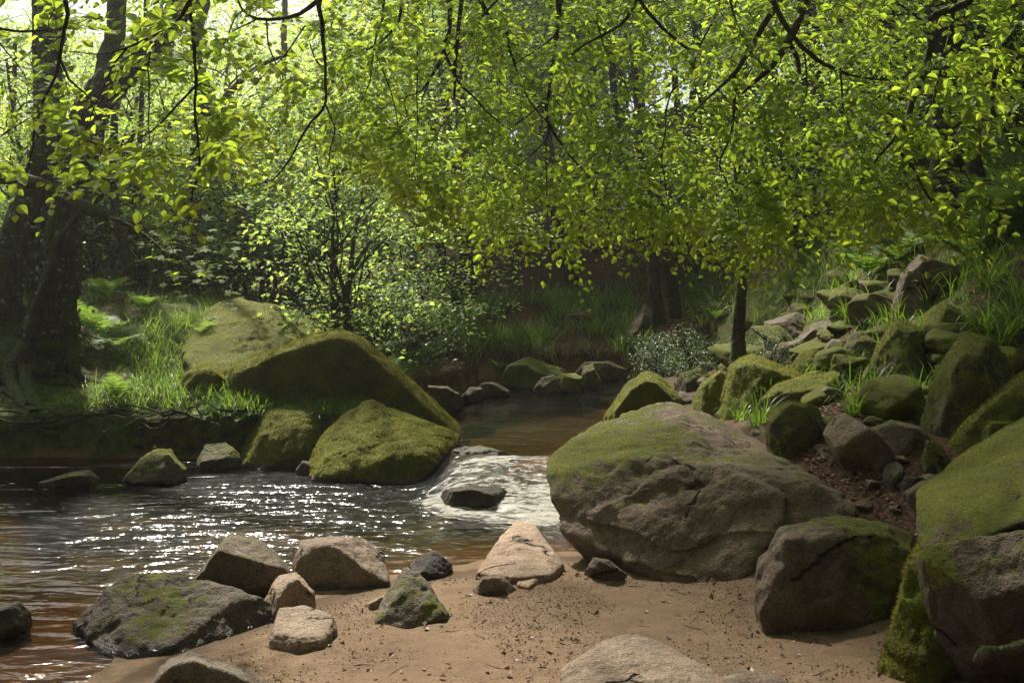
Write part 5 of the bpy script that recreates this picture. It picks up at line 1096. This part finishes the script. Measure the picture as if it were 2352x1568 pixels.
# single tufts between the boulders on the right: one mesh each, copied
tm = []
for k in range(4):
    V, Fq = blade_mesh(70, rng, .07, .25, .48, .006, .011, 1.1, 5); tm.append(mesh_np('grass_tuft', V, [Fq], M_GRASS, True))
TUFT = [(1745,975,1.0,'bright tuft in front of the long mossy boulder'),(1700,965,.85,'bright tuft just behind the great boulder'),(1775,930,.9,'tuft leaning on the upright block'),(1985,930,1.1,'large glossy tuft right of the long mossy boulder'),(2010,905,1.0,'glossy tuft behind the pale grey hump'),(1960,950,.8,'glossy tuft left of the pale grey hump'),
        (2120,905,.9,'arching tuft left of the tall dark block'),(2150,880,.8,'tuft tucked against the tall dark block'),(2040,870,1.0,'tuft at the foot of the tall leaning rock'),(2145,985,.7,'small tuft at the bottom left of the tall dark block'),(2130,760,.8,'spiky tuft between the two perched rocks'),
        (2290,790,1.5,'big drooping tuft above the tall dark block'),(2330,760,1.6,'big drooping tuft at the right edge of the slope'),(2260,760,1.2,'drooping tuft left of the big right edge tufts'),(2345,700,1.5,'high tuft at the right edge below the ferns'),(1920,900,.6,'short tuft on top of the long mossy boulder'),(1700,900,.5,'small tuft against the rounded mossy boulder'),
        (1950,850,.8,'tuft under the flat mossy backed rock'),(1955,740,1.3,'soft tuft on the slope above the ledges'),(2010,720,1.3,'soft tuft left of the grey outcrop'),(2050,750,1.1,'soft tuft right below the grey outcrop'),(1960,690,1.3,'upper soft tuft left of the grey outcrop'),(2270,660,1.5,'tuft on the bank right of the grey outcrop'),(2350,480,1.8,'tall grass clump at the right edge beside the broad tree'),(2280,520,1.6,'grass clump at the foot of the broad tree')]
for i, (u, v, s, lab) in enumerate(TUFT):
    h = hit(u, v); o = link('grass_tuft', tm[i % 4], None, lab, 'grass tuft', 'grass tufts among the right hand rocks'); o.location = h; o.scale = (s,)*3; o.rotation_euler = (0, 0, rng.uniform(0, 6))
    o2 = None
# ferns
def fern_mesh(seed, nf=9, L=.6):
    r = np.random.RandomState(seed); P_, X_, N_, S_ = [], [], [], []; acc = Acc()
    for k in range(nf):
        az = k*2*PI/nf+r.normal()*.25; out = np.array((math.cos(az), math.sin(az), 0)); l = L*r.uniform(.7, 1.1); a0 = r.uniform(.25, .6); n = 26
        ang = a0+np.linspace(0, 1, n)**1.2*r.uniform(1.0, 1.6); c = np.cumsum(np.stack([np.sin(ang), np.cos(ang)], 1)*l/n, axis=0); pts = out*c[:, :1]+np.array((0, 0, 1))*c[:, 1:]
        V, Fq = tube(pts, np.linspace(.003, .0008, n), 3); acc.add(V, [Fq])
        tg = np.gradient(pts, axis=0); tg /= np.linalg.norm(tg, axis=1)[:, None]; side = np.array((-out[1], out[0], 0)); nn = np.cross(side, tg)
        for sg in (-1, 1):
            t = np.linspace(0, 1, n); m = slice(4, n)
            P_.append(pts[m]); X_.append((side*sg+tg*.35+np.array((0, 0, -.12)))[m]); N_.append(-nn[m]*np.sign(-nn[m][:, 2:]+1e-9)+r.normal(size=(n-4, 3))*.12); S_.append(l*.24*np.sin(np.clip((t*.93+.07), 0, 1)**.75*PI)[m]+.01)
    tv = [(0, 0, 0)]; tf = []
    for j in range(7):       # a pinna with toothed sides
        x0 = j/7; w = .13*(1-x0*.85); tv += [(x0+.02, w*.4, 0), (x0+.10, w, -.01), (x0+.02, -w*.4, 0), (x0+.10, -w, -.01)]
    tv += [(1, 0, -.06)]; tv = np.array(tv); e = len(tv)-1
    for j in range(7):
        b = 1+4*j; nb = b+4 if j < 6 else e; tf += [(b, b+1, nb), (b+2, nb+2 if j < 6 else e, b+3)]
        tf += [(b, nb, b+2)]
        if j < 6: tf += [(nb, nb+2, b+2)]
    V, Ft = place(tv, np.array(tf), np.concatenate(P_), frames(np.concatenate(N_), np.concatenate(X_)), np.concatenate(S_)); acc.add(V, [Ft])
    return acc.mesh('fern', M_FERN, False)
fm = [fern_mesh(31+k, 7+k) for k in range(3)]
FERN = [(225,790,1.3,'pale fern spreading beside the mossy roots'),(270,810,1.1,'arching fern below the tall bank grass'),(165,770,1.1,'fern at the foot of the leaning mossy tree'),(270,925,.8,'small fern hanging over the bare earth of the bank'),(560,975,.55,'fern frond cluster at the lip of the bank'),(475,965,.45,'little fern on the dark bank edge'),
        (480,790,1.0,'fern brushing the left side of the back slab'),(250,690,1.1,'fern in the grass on the mound'),(330,720,1.0,'fern in the middle of the tall grass'),(1145,850,.5,'lone fern on the dark far bank'),(2000,640,1.4,'shaded fern left of the grey outcrop'),(2060,610,1.5,'shaded fern above the grey outcrop'),
        (2300,560,2.0,'large fern drooping from the right edge'),(2340,530,2.0,'large fern at the very right edge'),(2230,600,1.6,'fern hanging beside the grey outcrop'),(1640,740,1.0,'dim fern beside the small mossy tree'),(520,900,.5,'fern between the grass and the triangular boulder')]
for i, (u, v, s, lab) in enumerate(FERN):
    h = hit(u, v, ymin=9); o = link('fern', fm[i % 3], None, lab, 'fern', 'ferns of the banks'); o.location = h; o.scale = (s,)*3; o.rotation_euler = (rng.normal()*.15-.1, rng.normal()*.15, rng.uniform(0, 6))
# exposed roots of the cut bank
acc = Acc()
for k in range(42):
    x = rng.uniform(-6.5, -2.9); n = 14; z = rng.uniform(.08, .62); x1 = x+rng.uniform(-1.2, 1.2)
    c = np.stack([np.linspace(x, x1, n), np.full(n, 10.95)+rng.uniform(-.12, .35), np.linspace(z, z+rng.uniform(-.35, .2), n)], 1)+np.stack([fbm(np.array([[k*3.1+j*.25, m, 0] for j in range(n)]), 3) for m in (0, 5, 9)], 1)*np.array((.15, .22, .18))
    c[:, 2] = np.maximum(c[:, 2], -.05); V, Fq = tube(c, np.linspace(rng.uniform(.006, .026), .004, n), 6, .4, k); acc.add(V, [Fq])
link('exposed_roots', acc.mesh('exposed_roots', M_ROOT), None, 'tangle of exposed tree roots hanging over the dark undercut left bank', 'roots', None, 'stuff')
for lab, pts in [('long mossy surface root crossing the left bank', [(0,900,.03,.035),(60,930,.03,.04),(140,955,.02,.035),(230,955,.02,.02)]),
                 ('pale bare root snaking along the bank edge', [(0,985,.05,.02),(90,990,.05,.025),(150,985,.05,.03),(230,955,.05,.03),(300,950,.04,.02)]),
                 ('moss covered root lying on the earth at the left edge', [(-30,870,.02,.03),(50,880,.03,.03),(130,885,.02,.02),(200,890,.02,.015)]),
                 ('thin pale twig lying on the bank above the pool', [(330,985,.06,.01),(380,975,.06,.012),(430,972,.06,.01)]),
                 ('dead branch lying on the slope below the ferns', [(1920,682,.08,.02),(1950,672,.08,.02),(1985,662,.08,.015)]),
                 ('slanting dead stick on the litter right of the outcrop', [(2255,745,.06,.02),(2285,700,.08,.02),(2310,665,.08,.012)])]:
    c = catmull(np.array([hit(u, v, ymin=9)+np.array((0, 0, dz)) for u, v, dz, r in pts]), 30); c = c+np.stack([fbm(c*4, 3), fbm(c*4+5, 3), 0*c[:, 0]], 1)*.04
    V, Fq = tube(c, np.interp(np.linspace(0, 1, 30), np.linspace(0, 1, len(pts)), [q[3] for q in pts]), 8, .5, 3)
    link('root' if 'root' in lab else 'fallen_branch', mesh_np('branch', V, [Fq], M_ROOT), None, lab, 'root' if 'root' in lab else 'branch')
def log(name, label, cat, pts, mat, sides=10):
    w = np.array([P(u, v, y) for u, v, y, r in pts]); n = 36; c = catmull(w, n); V, Fq = tube(c, np.interp(np.linspace(0, 1, n), np.linspace(0, 1, len(pts)), [q[3] for q in pts]), sides, .55, 5)
    caps = [np.arange(sides)[None, ::-1], (np.arange(sides)+(n-1)*sides)[None]]
    return link(name, mesh_np(name, V, [Fq]+caps, mat), None, label, cat)
log('fallen_log', 'fallen log leaning on the bank behind the triangular boulder', 'log', [(862,812,14.6,.07),(900,800,14.8,.09),(950,785,15.0,.08),(1000,762,15.2,.06)], M_DEADWOOD)
log('driftwood', 'gnarled pale driftwood snag in the bottom right corner', 'driftwood', [(2242,1524,3.35,.014),(2262,1500,3.35,.024),(2300,1496,3.4,.020),(2360,1480,3.5,.022),(2460,1450,3.7,.03)], M_DEADWOOD)
log('driftwood', 'small upright sliver of dead wood in the litter gully', 'driftwood', [(2122,1018,5.9,.006),(2150,1060,5.85,.010),(2160,1095,5.8,.010),(2140,1120,5.75,.012)], M_DEADWOOD)
log('fallen_branch', 'short broken twig lying on the dark boulder at the right edge', 'branch', [(2286,1352,3.62,.004),(2310,1360,3.6,.005)], M_DEADWOOD, 6)
# leaf litter and crumbs
def flakes(name, label, pts, smin, smax, mat, flat=.35):
    n = len(pts); V, Ft = place(SV*np.array((1, 1.2, 2)), SF, pts, frames(np.array((0, 0, 1))+rng.normal(size=(n, 3))*flat, rng.normal(size=(n, 3))), rng.uniform(smin, smax, n))
    link(name, mesh_np(name, V, [Ft], mat, False), None, label, 'leaf litter', None, 'stuff')
M_LITTER = leaf_material('dead_leaf', (.17, .085, .05), (.08, .03, .01), .15, .04, .5, .5, .02)
M_CRUMB = leaf_material('peat_crumb', (.07, .042, .026), (.01, .01, .01), .05, .02, .5, .4, .02)
p = sample_ground(9000, (1.9, 5.6, 5.5, 12), lambda x, y: land(x, y) & (x > 1.75+.05*y), nz=.9); p[:, 2] += .008
flakes('leaf_litter', 'brown beech litter over the path and slope behind the great boulder', p, .018, .05, M_LITTER)
p = sample_ground(5000, (-9, 11.1, -1.8, 16), lambda x, y: okL(x, y), nz=.9); p[:, 2] += .01
flakes('leaf_litter', 'scattered dead leaves under the left bank trees', p, .02, .05, M_LITTER)
p = sample_ground(3500, (.5, 18.2, 5, 25), land, nz=.6); p[:, 2] += .02
flakes('leaf_litter', 'reddish dead leaf carpet on the far slope', p, .04, .09, M_LITTER)
p = sample_ground(9000, (-1.6, 4.2, 2.0, 7.2), lambda x, y: sdist(x, y) < -.1, nz=1.7); p[:, 2] += .002
flakes('leaf_litter', 'dark peaty crumbs strewn over the sand', p, .004, .017, M_CRUMB, .5)
p = sample_ground(60, (-1.4, 4.2, 2.0, 6.6), lambda x, y: sdist(x, y) < -.15); p[:, 2] += .006
flakes('leaf_litter', 'few larger withered leaves on the sand', p, .025, .05, M_LITTER, .5)


bm = bmesh.new(); bmesh.ops.create_cube(bm, size=1); hz_me = bpy.data.meshes.new('haze'); bm.to_mesh(hz_me); bm.free()
hz_o = link('haze', hz_me, None, 'thin sunlit woodland haze', None, None, 'stuff'); zlo = float(GZ.min())-1; zhi = 40.0
hz_o.scale = (330, 300, zhi-zlo); hz_o.location = (0, 80, (zhi+zlo)/2)
hm, hn, hl = new_mat('haze'); pv = hn.new('ShaderNodeVolumePrincipled'); pv.inputs['Color'].default_value = (.95, .97, .88, 1); pv.inputs['Density'].default_value = .0014; pv.inputs['Anisotropy'].default_value = .72
ho = hn.new('ShaderNodeOutputMaterial'); hl.new(pv.outputs[0], ho.inputs['Volume']); hz_me.materials.append(hm)

acc = Acc()
for q in sample_ground(46, (-1.2, 4.3, 2.0, 6.8), lambda x, y: sdist(x, y) < -.2):
    a = rng.uniform(0, PI); L = rng.uniform(.03, .16); t = np.linspace(-1, 1, 6)[:, None]
    c = q+np.array((math.cos(a), math.sin(a), 0))*t*L/2+np.array((-math.sin(a), math.cos(a), 0))*rng.normal()*.012*t*t+np.array((0, 0, .005))
    V, Fq = tube(c, np.linspace(.0022, .001, 6), 5); acc.add(V, [Fq])
link('twig_litter', acc.mesh('twig_litter', M_TWIG), None, 'thin dark twigs scattered over the brown sand', 'twigs', None, 'stuff')

p = sample_ground(700, (-1.6, 4.2, 2.0, 7.0), lambda x, y: sdist(x, y) < -.1); p[:, 2] += .003
flakes('grit', 'pale grit and bud scales speckling the brown sand', p, .006, .018, leaf_material('pale_grit', (.34, .27, .19), (.1, .08, .05), .1, .02, .5, .5, .02), .4)
p = sample_ground(160, (-1.2, 4.2, 2.0, 7.0), lambda x, y: sdist(x, y) < -.15, nz=1.1); p[:, 2] += .006
flakes('leaf_litter', 'curled brown leaves drifted against the rocks on the sand', p, .02, .05, M_LITTER, .6)
